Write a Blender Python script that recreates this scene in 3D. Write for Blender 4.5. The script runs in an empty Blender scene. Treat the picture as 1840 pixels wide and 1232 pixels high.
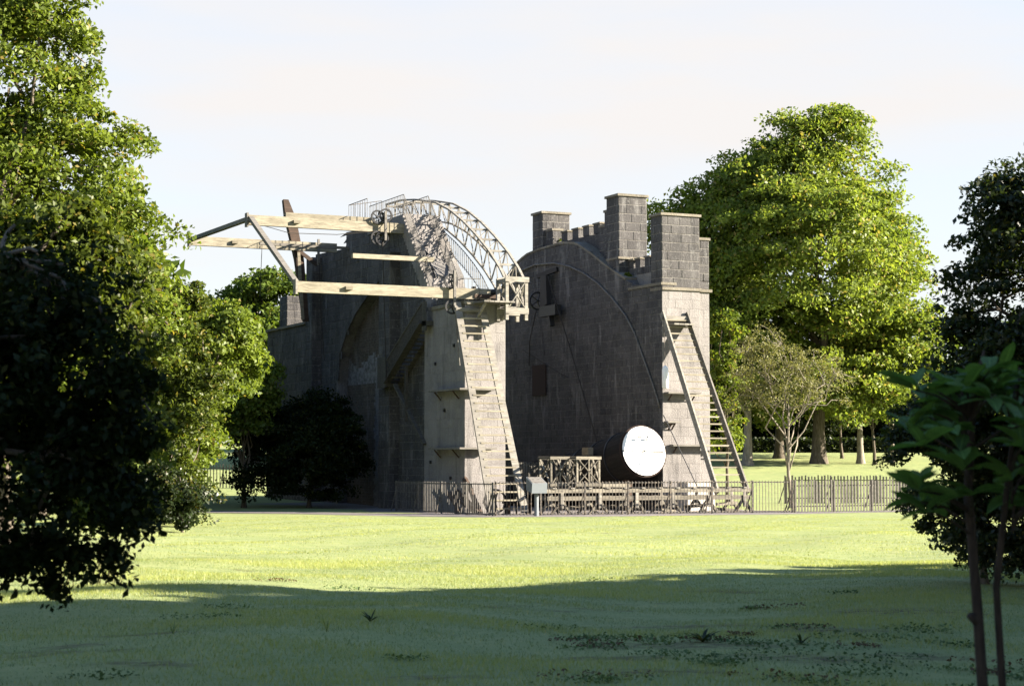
import bpy, math, random
import numpy as np
from mathutils import Vector, Matrix
R = math.radians
random.seed(7); RNG = np.random.default_rng(7)
S = bpy.context.scene
COL = S.collection

# ------------------------------------------------------------------ camera, sky, sun, exposure
CAM = (-39.425, -85.333, 2.25); HEAD = R(25.0)
cd = bpy.data.cameras.new('camera'); cam = bpy.data.objects.new('camera', cd); COL.objects.link(cam)
cam.location = CAM; cam.rotation_euler = (R(90) + math.atan(222 / 3400), 0, -HEAD)
cd.sensor_width = 36; cd.lens = 36 * 3400 / 1840; cd.clip_start = 0.1; cd.clip_end = 3000
S.camera = cam
cd.dof.use_dof = True; cd.dof.focus_distance = 96; cd.dof.aperture_fstop = 5.6
SUN_A, SUN_E = R(61), R(22)          # degrees from south towards east, elevation
sdir = Vector((math.sin(SUN_A) * math.cos(SUN_E), -math.cos(SUN_A) * math.cos(SUN_E), math.sin(SUN_E)))
w = bpy.data.worlds.new('World'); S.world = w; w.use_nodes = True
nt = w.node_tree; bg = nt.nodes['Background']
sky = nt.nodes.new('ShaderNodeTexSky'); sky.sky_type = 'NISHITA'; sky.sun_disc = False
sky.sun_elevation = SUN_E; sky.sun_rotation = math.atan2(sdir.x, sdir.y)
sky.air_density = 1.2; sky.dust_density = .4; sky.ozone_density = 5
# thin high cirrus veil over the whole sky
tc = nt.nodes.new('ShaderNodeTexCoord'); mp = nt.nodes.new('ShaderNodeMapping'); mp.inputs['Scale'].default_value = (1.2, 1.2, 7)
cn = nt.nodes.new('ShaderNodeTexNoise'); cn.inputs['Scale'].default_value = 2.2; cn.inputs['Detail'].default_value = 6; cn.inputs['Roughness'].default_value = .5
cr = nt.nodes.new('ShaderNodeMapRange'); cr.inputs['From Min'].default_value = .4; cr.inputs['From Max'].default_value = .64
cr.inputs['To Min'].default_value = .64; cr.inputs['To Max'].default_value = .84
mx = nt.nodes.new('ShaderNodeMix'); mx.data_type = 'RGBA'; mx.inputs['B'].default_value = (2.84, 2.75, 2.70, 1)
nt.links.new(tc.outputs['Generated'], mp.inputs['Vector']); nt.links.new(mp.outputs[0], cn.inputs['Vector'])
nt.links.new(cn.outputs['Fac'], cr.inputs['Value']); 
sz_ = nt.nodes.new('ShaderNodeSeparateXYZ'); nt.links.new(tc.outputs['Generated'], sz_.inputs[0])
hz = nt.nodes.new('ShaderNodeMapRange'); hz.inputs['From Min'].default_value = .24; hz.inputs['From Max'].default_value = .46; hz.inputs['To Min'].default_value = 1.2; hz.inputs['To Max'].default_value = .05
nt.links.new(sz_.outputs['Z'], hz.inputs['Value'])           # thin haze: thickest towards the horizon, all the way round
ml = nt.nodes.new('ShaderNodeMath'); ml.operation = 'MULTIPLY'; nt.links.new(cr.outputs[0], ml.inputs[0]); nt.links.new(hz.outputs[0], ml.inputs[1])
nt.links.new(ml.outputs[0], mx.inputs['Factor'])
nt.links.new(sky.outputs[0], mx.inputs['A']); nt.links.new(mx.outputs['Result'], bg.inputs['Color'])
bg.inputs['Strength'].default_value = 0.055
ld = bpy.data.lights.new('sun', 'SUN'); ld.energy = 5.0; ld.angle = R(.55); ld.color = (1.0, .895, .74)
sun = bpy.data.objects.new('sun', ld); COL.objects.link(sun)
sun.rotation_euler = sdir.to_track_quat('Z', 'Y').to_euler(); sun.location = (0, 0, 60)
vs = S.view_settings; vs.view_transform = 'Standard'; vs.look = 'None'; vs.gamma = 1; vs.exposure = 2.6

# ------------------------------------------------------------------ helpers
FWD = (math.sin(HEAD), math.cos(HEAD)); RGT = (math.cos(HEAD), -math.sin(HEAD))
def plan(lat, s):                     # site plan: metres right of / along the axis of the lawn
    return (CAM[0] + RGT[0] * lat + FWD[0] * s, CAM[1] + RGT[1] * lat + FWD[1] * s)
def terrain(x, y):
    dx = np.asarray(x, float) - CAM[0]; dy = np.asarray(y, float) - CAM[1]
    s = dx * FWD[0] + dy * FWD[1]; l = dx * RGT[0] + dy * RGT[1]
    z = np.interp(s, [-60, 18, 82, 106, 122, 150, 172, 215, 400, 1500], [.7, .62, 0, 0, .3, 2.5, 3.7, 4.8, 6, 10])
    z = z + .05 * np.sin(l * .55 + s * .16) * np.clip((90 - s) / 40, 0, 1) + .03 * np.sin(l * 1.3 - s * .45) * np.clip((84 - s) / 30, 0, 1)
    return z
ORG = {}
def link(o, parent=None, org=None):
    COL.objects.link(o)
    if parent is not None: o.parent = parent
    if org is not None: ORG[o.name] = Vector(org)
    return o
def thing(name, loc, label, cat, group=None):
    o = bpy.data.objects.new(name, None); o.empty_display_size = .3
    o.location = loc; link(o, None, loc); return tag(o, label, cat, group)
def tag(o, label=None, cat=None, group=None, kind=None):
    if label: o['label'] = label
    if cat: o['category'] = cat
    if group: o['group'] = group
    if kind: o['kind'] = kind
    return o
def worg(p): return ORG.get(p.name, Vector((0, 0, 0))) if p is not None else Vector((0, 0, 0))

class MB:
    def __init__(s): s.v = []; s.f = []; s.t = []
    def add(s, vs, fs, tone=None):
        n = len(s.v); s.v += [tuple(p) for p in vs]; s.f += [tuple(i + n for i in f) for f in fs]
        s.t += [random.random() if tone is None else tone] * len(fs); return s
    def box(s, x0, x1, y0, y1, z0, z1, tone=None):
        return s.add([(x0,y0,z0),(x1,y0,z0),(x1,y1,z0),(x0,y1,z0),(x0,y0,z1),(x1,y0,z1),(x1,y1,z1),(x0,y1,z1)],
                     [(0,3,2,1),(4,5,6,7),(0,1,5,4),(1,2,6,5),(2,3,7,6),(3,0,4,7)], tone)
    def bar(s, p, q, a, b, side=None, tone=None):      # rectangular member p->q, a across, b the other way
        p = Vector(p); q = Vector(q); d = (q - p).normalized()
        u = Vector(side) if side else (Vector((0,0,1)) if abs(d.z) < .9 else Vector((1,0,0)))
        e = d.cross(u).normalized(); g = e.cross(d).normalized()
        c = [(-1,-1),(1,-1),(1,1),(-1,1)]
        vs = [p + e * (i * a / 2) + g * (j * b / 2) for i, j in c] + [q + e * (i * a / 2) + g * (j * b / 2) for i, j in c]
        return s.add(vs, [(0,3,2,1),(4,5,6,7),(0,1,5,4),(1,2,6,5),(2,3,7,6),(3,0,4,7)], tone)
    def tube(s, pts, rads, n=8, cap=True, tone=None):
        pts = [Vector(p) for p in pts]; vs = []; fs = []
        if not isinstance(rads, (list, tuple)): rads = [rads] * len(pts)
        for i, p in enumerate(pts):
            d = (pts[min(i+1, len(pts)-1)] - pts[max(i-1, 0)]).normalized()
            u = Vector((0,0,1)) if abs(d.z) < .95 else Vector((1,0,0))
            e = d.cross(u).normalized(); g = e.cross(d)
            vs += [p + (e * math.cos(2*math.pi*k/n) + g * math.sin(2*math.pi*k/n)) * rads[i] for k in range(n)]
        for i in range(len(pts)-1):
            for k in range(n): fs.append((i*n+k, i*n+(k+1)%n, (i+1)*n+(k+1)%n, (i+1)*n+k))
        if cap: fs += [tuple(range(n-1,-1,-1)), tuple(range((len(pts)-1)*n, len(pts)*n))]
        return s.add(vs, fs, tone)
    def prism(s, poly, ax, a, b, tone=None):           # polygon in the two other axes, extruded a..b along ax
        def pt(p, v):
            return {'x': (v, p[0], p[1]), 'y': (p[0], v, p[1]), 'z': (p[0], p[1], v)}[ax]
        n = len(poly)
        return s.add([pt(p, a) for p in poly] + [pt(p, b) for p in poly],
                     [tuple(range(n)), tuple(range(2*n-1, n-1, -1))] + [(i, i+n, (i+1)%n+n, (i+1)%n) for i in range(n)], tone)
    def build(s, name, mat, parent=None, smooth=False, at=None, fix=True):
        o0 = worg(parent) if at is None else Vector(at)
        me = bpy.data.meshes.new(name)
        me.from_pydata([tuple(Vector(p) - o0) for p in s.v], [], s.f)
        if fix:
            import bmesh
            bm = bmesh.new(); bm.from_mesh(me); bmesh.ops.recalc_face_normals(bm, faces=bm.faces); bm.to_mesh(me); bm.free()
        at_ = me.attributes.new('tone', 'FLOAT', 'FACE'); at_.data.foreach_set('value', s.t)
        if smooth: me.polygons.foreach_set('use_smooth', [True] * len(me.polygons))
        me.materials.append(mat); o = bpy.data.objects.new(name, me)
        if at is not None and parent is None: o.location = at; return link(o, None, at)
        link(o, parent, o0); return o

# ------------------------------------------------------------------ materials
MATS = {}
class NG:
    def __init__(s, name):
        m = bpy.data.materials.new(name); m.use_nodes = True; s.m = m; s.n = m.node_tree.nodes; s.l = m.node_tree.links
        s.b = s.n['Principled BSDF']; MATS[name] = m; s.b.inputs['Specular IOR Level'].default_value = .25
    def nd(s, t, **k):
        x = s.n.new(t)
        for a, v in k.items():
            if a in x.inputs: x.inputs[a].default_value = v
            else: setattr(x, a, v)
        return x
    def cl(s, a, b): s.l.new(a, b)
    def coord(s, scale=(1,1,1), kind='Object'):
        t = s.nd('ShaderNodeTexCoord'); mp = s.nd('ShaderNodeMapping'); mp.inputs['Scale'].default_value = scale
        if kind == 'World':
            g = s.nd('ShaderNodeNewGeometry'); s.cl(g.outputs['Position'], mp.inputs[0])
        else: s.cl(t.outputs[kind], mp.inputs[0])
        return mp.outputs[0]
    def noise(s, vec, scale, detail=4, rough=.55):
        x = s.nd('ShaderNodeTexNoise'); x.inputs['Scale'].default_value = scale; x.inputs['Detail'].default_value = detail
        x.inputs['Roughness'].default_value = rough; s.cl(vec, x.inputs['Vector']); return x.outputs['Fac']
    def ramp(s, fac, stops):
        r = s.nd('ShaderNodeValToRGB'); e = r.color_ramp.elements
        while len(e) < len(stops): e.new(.5)
        for i, (p, c) in enumerate(stops): e[i].position = p; e[i].color = (*c, 1) if len(c) == 3 else c
        s.cl(fac, r.inputs[0]); return r.outputs[0]
    def rng(s, fac, a, b, c, d):
        x = s.nd('ShaderNodeMapRange'); 
        for k, v in zip(('From Min','From Max','To Min','To Max'), (a,b,c,d)): x.inputs[k].default_value = v
        s.cl(fac, x.inputs['Value']); return x.outputs[0]
    def mix(s, f, a, b, mode='MIX'):
        x = s.nd('ShaderNodeMix'); x.data_type = 'RGBA'; x.blend_type = mode
        if hasattr(f, 'links'): s.cl(f, x.inputs['Factor'])
        else: x.inputs['Factor'].default_value = f
        for k, v in (('A', a), ('B', b)):
            if hasattr(v, 'links'): s.cl(v, x.inputs[k])
            else: x.inputs[k].default_value = (*v, 1)
        return x.outputs['Result']
    def tone(s, name='tone'):
        a = s.nd('ShaderNodeAttribute'); a.attribute_name = name; return a.outputs['Fac']
    def col(s, c, rough=.8, bump=None, bs=.3, bd=.02):
        if hasattr(c, 'links'): s.cl(c, s.b.inputs['Base Color'])
        else: s.b.inputs['Base Color'].default_value = (*c, 1)
        s.b.inputs['Roughness'].default_value = rough
        if bump is not None:
            b = s.nd('ShaderNodeBump'); b.inputs['Strength'].default_value = bs; b.inputs['Distance'].default_value = bd
            s.cl(bump, b.inputs['Height']); s.cl(b.outputs[0], s.b.inputs['Normal'])
        return s.m

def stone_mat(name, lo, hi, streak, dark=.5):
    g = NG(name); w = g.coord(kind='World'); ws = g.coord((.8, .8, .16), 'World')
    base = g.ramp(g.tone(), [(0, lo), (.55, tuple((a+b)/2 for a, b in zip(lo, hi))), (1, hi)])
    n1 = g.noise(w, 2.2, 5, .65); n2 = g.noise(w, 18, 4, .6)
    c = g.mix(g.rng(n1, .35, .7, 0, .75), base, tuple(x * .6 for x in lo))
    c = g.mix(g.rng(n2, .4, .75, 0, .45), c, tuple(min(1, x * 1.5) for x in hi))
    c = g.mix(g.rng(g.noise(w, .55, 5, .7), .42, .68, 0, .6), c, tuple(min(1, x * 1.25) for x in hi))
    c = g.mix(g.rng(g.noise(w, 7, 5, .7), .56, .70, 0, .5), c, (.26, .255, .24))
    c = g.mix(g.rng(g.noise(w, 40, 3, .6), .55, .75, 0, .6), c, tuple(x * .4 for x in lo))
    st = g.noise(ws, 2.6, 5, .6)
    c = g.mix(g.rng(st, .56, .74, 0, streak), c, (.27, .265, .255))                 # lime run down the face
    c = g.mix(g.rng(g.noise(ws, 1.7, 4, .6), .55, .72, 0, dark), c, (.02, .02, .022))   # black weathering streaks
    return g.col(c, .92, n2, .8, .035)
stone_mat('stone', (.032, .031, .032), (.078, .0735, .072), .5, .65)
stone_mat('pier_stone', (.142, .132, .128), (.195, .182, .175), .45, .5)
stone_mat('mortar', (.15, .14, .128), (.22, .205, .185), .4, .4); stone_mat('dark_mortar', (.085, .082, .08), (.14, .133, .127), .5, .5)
stone_mat('pale_stone', (.30, .28, .25), (.40, .37, .33), .3, .2)
stone_mat('cap_stone', (.10, .09, .07), (.18, .16, .125), .3, .3)
def wood(name, lo, hi, rough=.8):
    g = NG(name); v = g.coord((.35, 2.2, 2.2), 'World')
    n = g.noise(v, 3.5, 6, .7); n2 = g.noise(v, 26, 3, .6)
    c = g.ramp(g.tone(), [(0, lo), (1, hi)])
    c = g.mix(g.rng(n, .42, .68, 0, .75), c, tuple(x * .5 for x in lo)); c = g.mix(g.rng(g.noise(g.coord((1.2, 1.2, 9), 'World'), 2.0, 4, .6), .5, .72, 0, .55), c, tuple(x * .4 for x in lo))
    c = g.mix(g.rng(n2, .5, .8, 0, .35), c, tuple(x * .5 for x in lo))
    return g.col(c, rough, n2, .3, .01)
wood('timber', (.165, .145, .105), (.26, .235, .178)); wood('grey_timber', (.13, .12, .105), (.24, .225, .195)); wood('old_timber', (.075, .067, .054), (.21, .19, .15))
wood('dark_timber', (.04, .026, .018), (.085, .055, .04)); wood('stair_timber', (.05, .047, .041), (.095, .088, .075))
wood('black_wood', (.010, .009, .008), (.022, .018, .015), .95)
g = NG('iron'); g.col(g.mix(g.rng(g.noise(g.coord(kind='World'), 9, 4), .45, .7, 0, 1), (.045, .043, .042), (.16, .13, .10)), .55); g.b.inputs['Metallic'].default_value = .3
g = NG('pale_iron'); g.col(g.mix(g.rng(g.noise(g.coord(kind='World'), 7, 4), .45, .7, 0, 1), (.13, .122, .11), (.06, .052, .045)), .7)
g = NG('dark_iron'); g.col((.02, .02, .022), .5)
g = NG('white_paint'); g.col(g.mix(g.rng(g.noise(g.coord(kind='World'), 5, 5), .5, .8, 0, .35), (.80, .80, .78), (.62, .61, .59)), .5)
g = NG('grey_paint'); g.col(g.mix(g.rng(g.noise(g.coord(kind='World'), 5, 5), .5, .8, 0, .4), (.13, .145, .16), (.10, .105, .11)), .5)
g = NG('limewash'); v = g.coord(kind='World'); g.col(g.mix(g.rng(g.noise(v, 3, 6, .7), .42, .6, 0, 1), (.19, .19, .195), (.08, .075, .072)), .9, g.noise(v, 20), .5)
stone_mat('brown_brick', (.045, .036, .03), (.10, .08, .062), .35, .4); stone_mat('grey_render', (.10, .10, .105), (.17, .17, .175), .5, .3)
g = NG('rust'); g.col(g.mix(g.noise(g.coord(kind='World'), 4, 5), (.035, .016, .011), (.016, .012, .011)), .9)
g = NG('rope'); g.col((.03, .026, .022), .9)
g = NG('bark'); v = g.coord((4, 4, .8), 'World'); n = g.noise(v, 3, 6, .65); g.col(g.ramp(n, [(.3, (.035, .028, .02)), (.7, (.13, .11, .085))]), .95, n, .8, .03)
g = NG('dark_bark'); v = g.coord((4, 4, .8), 'World'); n = g.noise(v, 9, 5, .65); g.col(g.ramp(n, [(.3, (.014, .010, .008)), (.7, (.05, .036, .026))]), .95, n, .8, .01)
g = NG('pale_bark'); v = g.coord((4, 4, .8), 'World'); n = g.noise(v, 3, 6, .65); g.col(g.ramp(n, [(.3, (.10, .085, .065)), (.7, (.26, .23, .185))]), .95, n, .8, .03)
def leafmat(name, lo, hi, old, trans=.45, gloss=.012, veins=False):
    g = NG(name); t = g.tone()
    c = g.ramp(t, [(0, lo), (.78, hi), (.93, hi), (1, old)])
    if veins:                             # pale midrib and side veins, blotches, in leaf space
        v = g.coord(kind='Object'); sp_ = g.nd('ShaderNodeSeparateXYZ'); g.cl(v, sp_.inputs[0])
        ab = g.nd('ShaderNodeMath', operation='ABSOLUTE'); g.cl(sp_.outputs['Y'], ab.inputs[0])
        q = g.nd('ShaderNodeMath', operation='SUBTRACT'); g.cl(sp_.outputs['X'], q.inputs[0]); g.cl(ab.outputs[0], q.inputs[1])
        m = g.nd('ShaderNodeMath', operation='MULTIPLY'); m.inputs[1].default_value = 62; g.cl(q.outputs[0], m.inputs[0])
        sn = g.nd('ShaderNodeMath', operation='SINE'); g.cl(m.outputs[0], sn.inputs[0])
        c = g.mix(g.rng(sn.outputs[0], .75, 1, 0, .45), c, tuple(min(1, x*1.6) for x in hi)); c = g.mix(g.rng(ab.outputs[0], .0, .018, .8, 0), c, tuple(min(1, x*2) for x in hi))
        c = g.mix(g.rng(g.noise(v, 6, 4), .55, .75, 0, .6), c, tuple(x*.6 for x in lo))
    d = g.nd('ShaderNodeBsdfDiffuse'); tr = g.nd('ShaderNodeBsdfTranslucent'); gl = g.nd('ShaderNodeBsdfGlossy'); gl.inputs['Roughness'].default_value = .45
    ty = g.mix(1, c, (1.0, 1.0, .45), 'MULTIPLY')
    g.cl(c, d.inputs['Color']); g.cl(ty, tr.inputs['Color'])
    m1 = g.nd('ShaderNodeMixShader'); m1.inputs[0].default_value = trans; g.cl(d.outputs[0], m1.inputs[1]); g.cl(tr.outputs[0], m1.inputs[2])
    m2 = g.nd('ShaderNodeMixShader'); m2.inputs[0].default_value = gloss; g.cl(m1.outputs[0], m2.inputs[1]); g.cl(gl.outputs[0], m2.inputs[2])
    g.cl(m2.outputs[0], g.n['Material Output'].inputs['Surface'])
leafmat('leaf_yellow', (.055, .085, .012), (.155, .20, .03), (.21, .17, .04), .5)
leafmat('leaf_green', (.04, .07, .013), (.12, .17, .027), (.17, .17, .04))
leafmat('leaf_beech', (.08, .125, .022), (.215, .265, .05), (.27, .23, .07), .52)
leafmat('leaf_dark', (.006, .010, .003), (.016, .026, .007), (.04, .045, .010), .3, .008)  # near-black leaves: deep shade is put into the colour
leafmat('leaf_shade', (.010, .018, .005), (.035, .052, .012), (.10, .09, .02), .45, .03)  # dark greens with part of the shade put into the colour
leafmat('leaf_mid', (.02, .032, .006), (.10, .13, .02), (.17, .15, .03), .5)
leafmat('clover', (.05, .09, .035), (.11, .16, .06), (.10, .065, .04), .3)
leafmat('leaf_dry', (.09, .095, .04), (.19, .185, .085), (.20, .21, .07), .4)
leafmat('leaf_big', (.04, .085, .022), (.10, .185, .05), (.11, .16, .06), .45, .03, True)
leafmat('grass_blade', (.075, .135, .062), (.305, .335, .118), (.42, .38, .18), .5, .02)
g = NG('lawn'); v = g.coord(kind='World'); n1 = g.noise(v, .22, 5, .6); n2 = g.noise(v, 1.9, 5, .65); n3 = g.noise(v, 38, 5, .8)
c = g.mix(n1, (.13, .18, .07), (.29, .31, .10)); c = g.mix(g.rng(n2, .4, .7, 0, .55), c, (.34, .34, .14))
c = g.mix(g.rng(n3, .42, .68, 0, .6), c, (.11, .15, .066)); c = g.mix(g.rng(g.noise(v, .7, 6, .75), .60, .70, 0, .8), c, (.07, .05, .03)); bb = g.nd('ShaderNodeMath', operation='MULTIPLY'); g.cl(g.tone('bare'), bb.inputs[0]); g.cl(g.rng(g.noise(v, 5, 6, .75), .38, .62, 0, 1), bb.inputs[1]); c = g.mix(bb.outputs[0], c, (.055, .032, .018))
g.col(c, .95, n3, .6, .04)
g = NG('gravel'); v = g.coord(kind='World'); n = g.noise(v, 30, 4, .7); g.col(g.ramp(n, [(.3, (.09, .08, .078)), (.7, (.24, .215, .20))]), .95, n, .9, .02)
M = MATS

# ------------------------------------------------------------------ ground
def axis(a, b, segs):
    out = [a]
    for e, st in segs:
        n = max(1, int(round((e - out[-1]) / st))); out += list(np.linspace(out[-1], e, n + 1)[1:])
    return np.array(out)
def sheet(name, ls, ss, dz, mat, edge=None, kind='structure'):
    Lg, Sg = np.meshgrid(ls, ss)
    X = CAM[0] + RGT[0] * Lg + FWD[0] * Sg; Y = CAM[1] + RGT[1] * Lg + FWD[1] * Sg
    Z = terrain(X, Y) + dz
    n, m = Lg.shape; V = np.stack([X, Y, Z], -1).reshape(-1, 3)
    I = np.arange(n * m).reshape(n, m); Fq = np.stack([I[:-1,:-1], I[:-1,1:], I[1:,1:], I[1:,:-1]], -1).reshape(-1, 4)
    me = bpy.data.meshes.new(name); me.from_pydata(V.tolist(), [], Fq.tolist()); me.materials.append(mat)
    me.polygons.foreach_set('use_smooth', [True] * len(me.polygons))
    a_ = me.attributes.new('bare', 'FLOAT', 'POINT'); a_.data.foreach_set('value', bare(Lg, Sg).ravel().astype(np.float32))
    o = bpy.data.objects.new(name, me); link(o); o['kind'] = kind; return o
PATCH = [(1.6, 17.6, 1.1, .5), (2.5, 16.4, .9, .45), (.9, 16.2, .6, .3), (3.2, 19.5, .8, .4), (-3.9, 17.2, .35, .3), (-2.9, 15.2, .5, .3), (1.2, 14.9, .7, .3), (3.6, 17.0, .6, .3), (2.0, 20.5, .9, .35), (-.6, 14.6, .5, .25), (4.4, 22, 1.1, .5)]
def bare(l, s):
    b = np.zeros_like(l)
    for a, c, rx, ry in PATCH: b = np.maximum(b, np.clip(1.5 - 1.3*np.sqrt(((l-a)/rx)**2 + ((s-c)/ry)**2) + .3*np.sin(l*9+s*5)*np.sin(s*8), 0, 1))
    return b
ls = axis(-600, 600, [(-60, 60), (-20, 2), (-8, .5), (8, .2), (20, .5), (60, 2), (600, 60)])
ss = axis(-80, 1500, [(0, 5), (12, .6), (26, .18), (60, .6), (130, 1.5), (250, 5), (1500, 125)])
sheet('lawn', ls, ss, 0, M['lawn'])
# ground polygon strips of gravel laid 4 mm above the turf (strip given as centre line + half widths in world metres)
def strip(name, pts, mat, dz):
    V = []; 
    P = [Vector(p[:2]) for p in pts]; dense = []
    for i in range(len(P) - 1):
        k = max(2, int((P[i+1] - P[i]).length / 1.2))
        for j in range(k): 
            t = j / k; dense.append((P[i].lerp(P[i+1], t), pts[i][2] * (1-t) + pts[i+1][2] * t))
    dense.append((P[-1], pts[-1][2])); nw = 7
    for i, (p, hw) in enumerate(dense):
        d = (dense[min(i+1, len(dense)-1)][0] - dense[max(i-1, 0)][0]).normalized(); nrm = Vector((-d.y, d.x))
        for j in range(nw):
            e = hw * (1 + .10 * math.sin(i * .9) + random.uniform(-.07, .07)) if j in (0, nw-1) else hw
            q = p + nrm * (e * (2 * j / (nw-1) - 1)); V.append((q.x, q.y, float(terrain(q.x, q.y)) + dz))
    Fq = [(i*nw+j, i*nw+j+1, (i+1)*nw+j+1, (i+1)*nw+j) for i in range(len(dense)-1) for j in range(nw-1)]
    me = bpy.data.meshes.new(name); me.from_pydata(V, [], Fq); me.materials.append(mat)
    o = bpy.data.objects.new(name, me); link(o); o['kind'] = 'structure'; return o
strip('gravel_path', [(-22, 22, 1.5), (-12, 6, 1.6), (-6.2, -3, 1.9), (-4.0, -7.2, 1.6), (2, -8.2, 1.25), (12, -8.0, 1.1), (22, -5.5, 1.2), (34, 4, 1.6), (50, 12, 1.6)], M['gravel'], .012)
strip('gravel_yard', [(4.5, -7.2, 9.5), (4.5, 22, 9.5)], M['gravel'], .006)

# ------------------------------------------------------------------ masonry
def stone_unit(k):
    r = random.Random(k); j = lambda a: r.uniform(-a, a)
    v = [(-.5,0,-.5),(.5,0,-.5),(.5,0,.5),(-.5,0,.5)]
    f = [(-.5+.03+j(.012),-1+j(.12),-.5+.05+j(.02)),(.5-.03+j(.012),-1+j(.12),-.5+.05+j(.02)),(.5-.03+j(.012),-1+j(.12),.5-.05+j(.02)),(-.5+.03+j(.012),-1+j(.12),.5-.05+j(.02))]
    o = [(a*1.0, -.55, b*1.0) for a, _, b in v]
    vs = v + o + f
    fs = [(0,1,5,4),(1,2,6,5),(2,3,7,6),(3,0,4,7),(4,5,9,8),(5,6,10,9),(6,7,11,10),(7,4,8,11),(8,9,10,11)]
    return vs, fs
UNITS = [stone_unit(k) for k in range(12)]
UM = {}
def unit_mesh(k, mat):
    if (k, mat) not in UM:
        me = bpy.data.meshes.new('stone'); me.from_pydata(UNITS[k][0], [], UNITS[k][1])
        a = me.attributes.new('tone', 'FLOAT', 'FACE'); a.data.foreach_set('value', [((k * 5 + 3) % 12 + .5) / 12] * len(UNITS[k][1]))
        me.materials.append(M[mat]); UM[(k, mat)] = me
    return UM[(k, mat)]
def courses(u0, u1, z0, z1, ch, ln, rnd):
    n = max(1, int(round((z1 - z0) / ch))); zs = [z0 + (z1 - z0) * i / n for i in range(n + 1)]
    for i in range(1, n): zs[i] += rnd.uniform(-.05, .05) * ch
    out = []
    for i in range(n):
        us = [u0]
        while us[-1] < u1 - 1e-6:
            L = ln * rnd.uniform(.6, 1.45)
            if not len(us) > 1 and i % 2: L *= .55
            e = us[-1] + L
            if u1 - e < ln * .4: e = u1
            us.append(e)
        for a, b in zip(us, us[1:]): out.append((a, b, zs[i], zs[i+1]))
    return out
GAP = .016
def clad(face, pos, u0, u1, z0, z1, parent, mat='stone', ch=.45, ln=.72, single=True, keep=None, top=None, stuff=None, budget=None, proud=.02, seed=0):
    """face 's': plane y=pos seen from south, u = x.  face 'w': plane x=pos seen from west, u = y."""
    rnd = random.Random(int(pos * 91 + u0 * 17 + z0 * 7) + seed); po = worg(parent); mb = stuff
    for a, b, c, d in sorted(courses(u0, u1, z0, z1, ch, ln, rnd), key=lambda q: q[0]):
        if keep and not keep((a + b) / 2, (c + d) / 2, a, b, c, d): continue
        k = rnd.randrange(12); pr = proud * (.5 if mat == 'pier_stone' else 1) * rnd.uniform(.55, 1.35); GAP = .008 if mat == 'pier_stone' else .028
        cut = False
        if top:
            ta, tb = top(a), top(b)
            if min(ta, tb) <= c + .03: 
                if max(ta, tb) <= c + .08: continue
            cut = min(ta, tb) < d
        if single and not cut and (budget is None or budget[0] > 0):
            if budget: budget[0] -= 1
            o = bpy.data.objects.new('stone', unit_mesh(k, mat))
            if face == 's': p = Vector(((a+b)/2, pos, (c+d)/2)); o.rotation_euler = (0, 0, 0)
            else: p = Vector((pos, (a+b)/2, (c+d)/2)); o.rotation_euler = (0, 0, -math.pi/2)
            o.scale = (b - a - GAP, pr, d - c - GAP); o.location = p - po; link(o, parent)
        else:
            vs, fs = UNITS[k]; V = []
            for x, y, z in vs:
                u = (a+b)/2 + (b-a-GAP) * (x if face == 's' else -x); zz = (c+d)/2 + (d-c-GAP) * z
                if cut: zz = min(zz, max(c + .02, top(u) - .02))
                V.append((u, pos + y*pr, zz) if face == 's' else (pos + y*pr, u, zz))
            mb.add(V, fs, ((k * 5 + 3) % 12 + .5) / 12)
def interp(pts): 
    xs = [p[0] for p in pts]; zs = [p[1] for p in pts]
    return lambda y: float(np.interp(y, xs, zs))

# ---- east wall
EX = 8.95
ew = thing('telescope_wall', (10, 10, 0), 'castellated stone wall with three turrets and a curved iron rail on its dark inner face', 'wall', 'masonry walls of the telescope')
etop = [(0, 11.65), (3.58, 11.95), (3.83, 12.25), (5.16, 12.78), (6.45, 13.35), (8.11, 14.15), (9.82, 14.85), (11.6, 15.05), (14.5, 15.0), (16.4, 14.85), (17.8, 14.45), (19.5, 13.6), (21.5, 12.2)]
ef = interp(etop)
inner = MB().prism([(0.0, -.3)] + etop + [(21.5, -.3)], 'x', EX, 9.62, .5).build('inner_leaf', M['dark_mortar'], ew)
MB().box(9.62, 11.2, .012, 21.5, -.3, 12.55, .5).build('outer_leaf', M['mortar'], ew)
MB().box(11.2, 11.98, .33, 20, -.3, 12.2, .5).build('buttress', M['mortar'], ew)
st = MB(); bud = [205]
core_e = inner
clad('s', 0, EX, 11.2, 0, 11.40, inner, 'pier_stone', .47, .74, stuff=st, seed=1)
clad('s', .33, 11.2, 11.98, 0, 11.40, ew, 'pier_stone', .47, .6, stuff=st, seed=2)
clad('w', EX, 0, 21.5, 0, 15.6, inner, 'stone', .36, .66, stuff=st, top=ef, budget=bud, seed=3, proud=.018)
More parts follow.
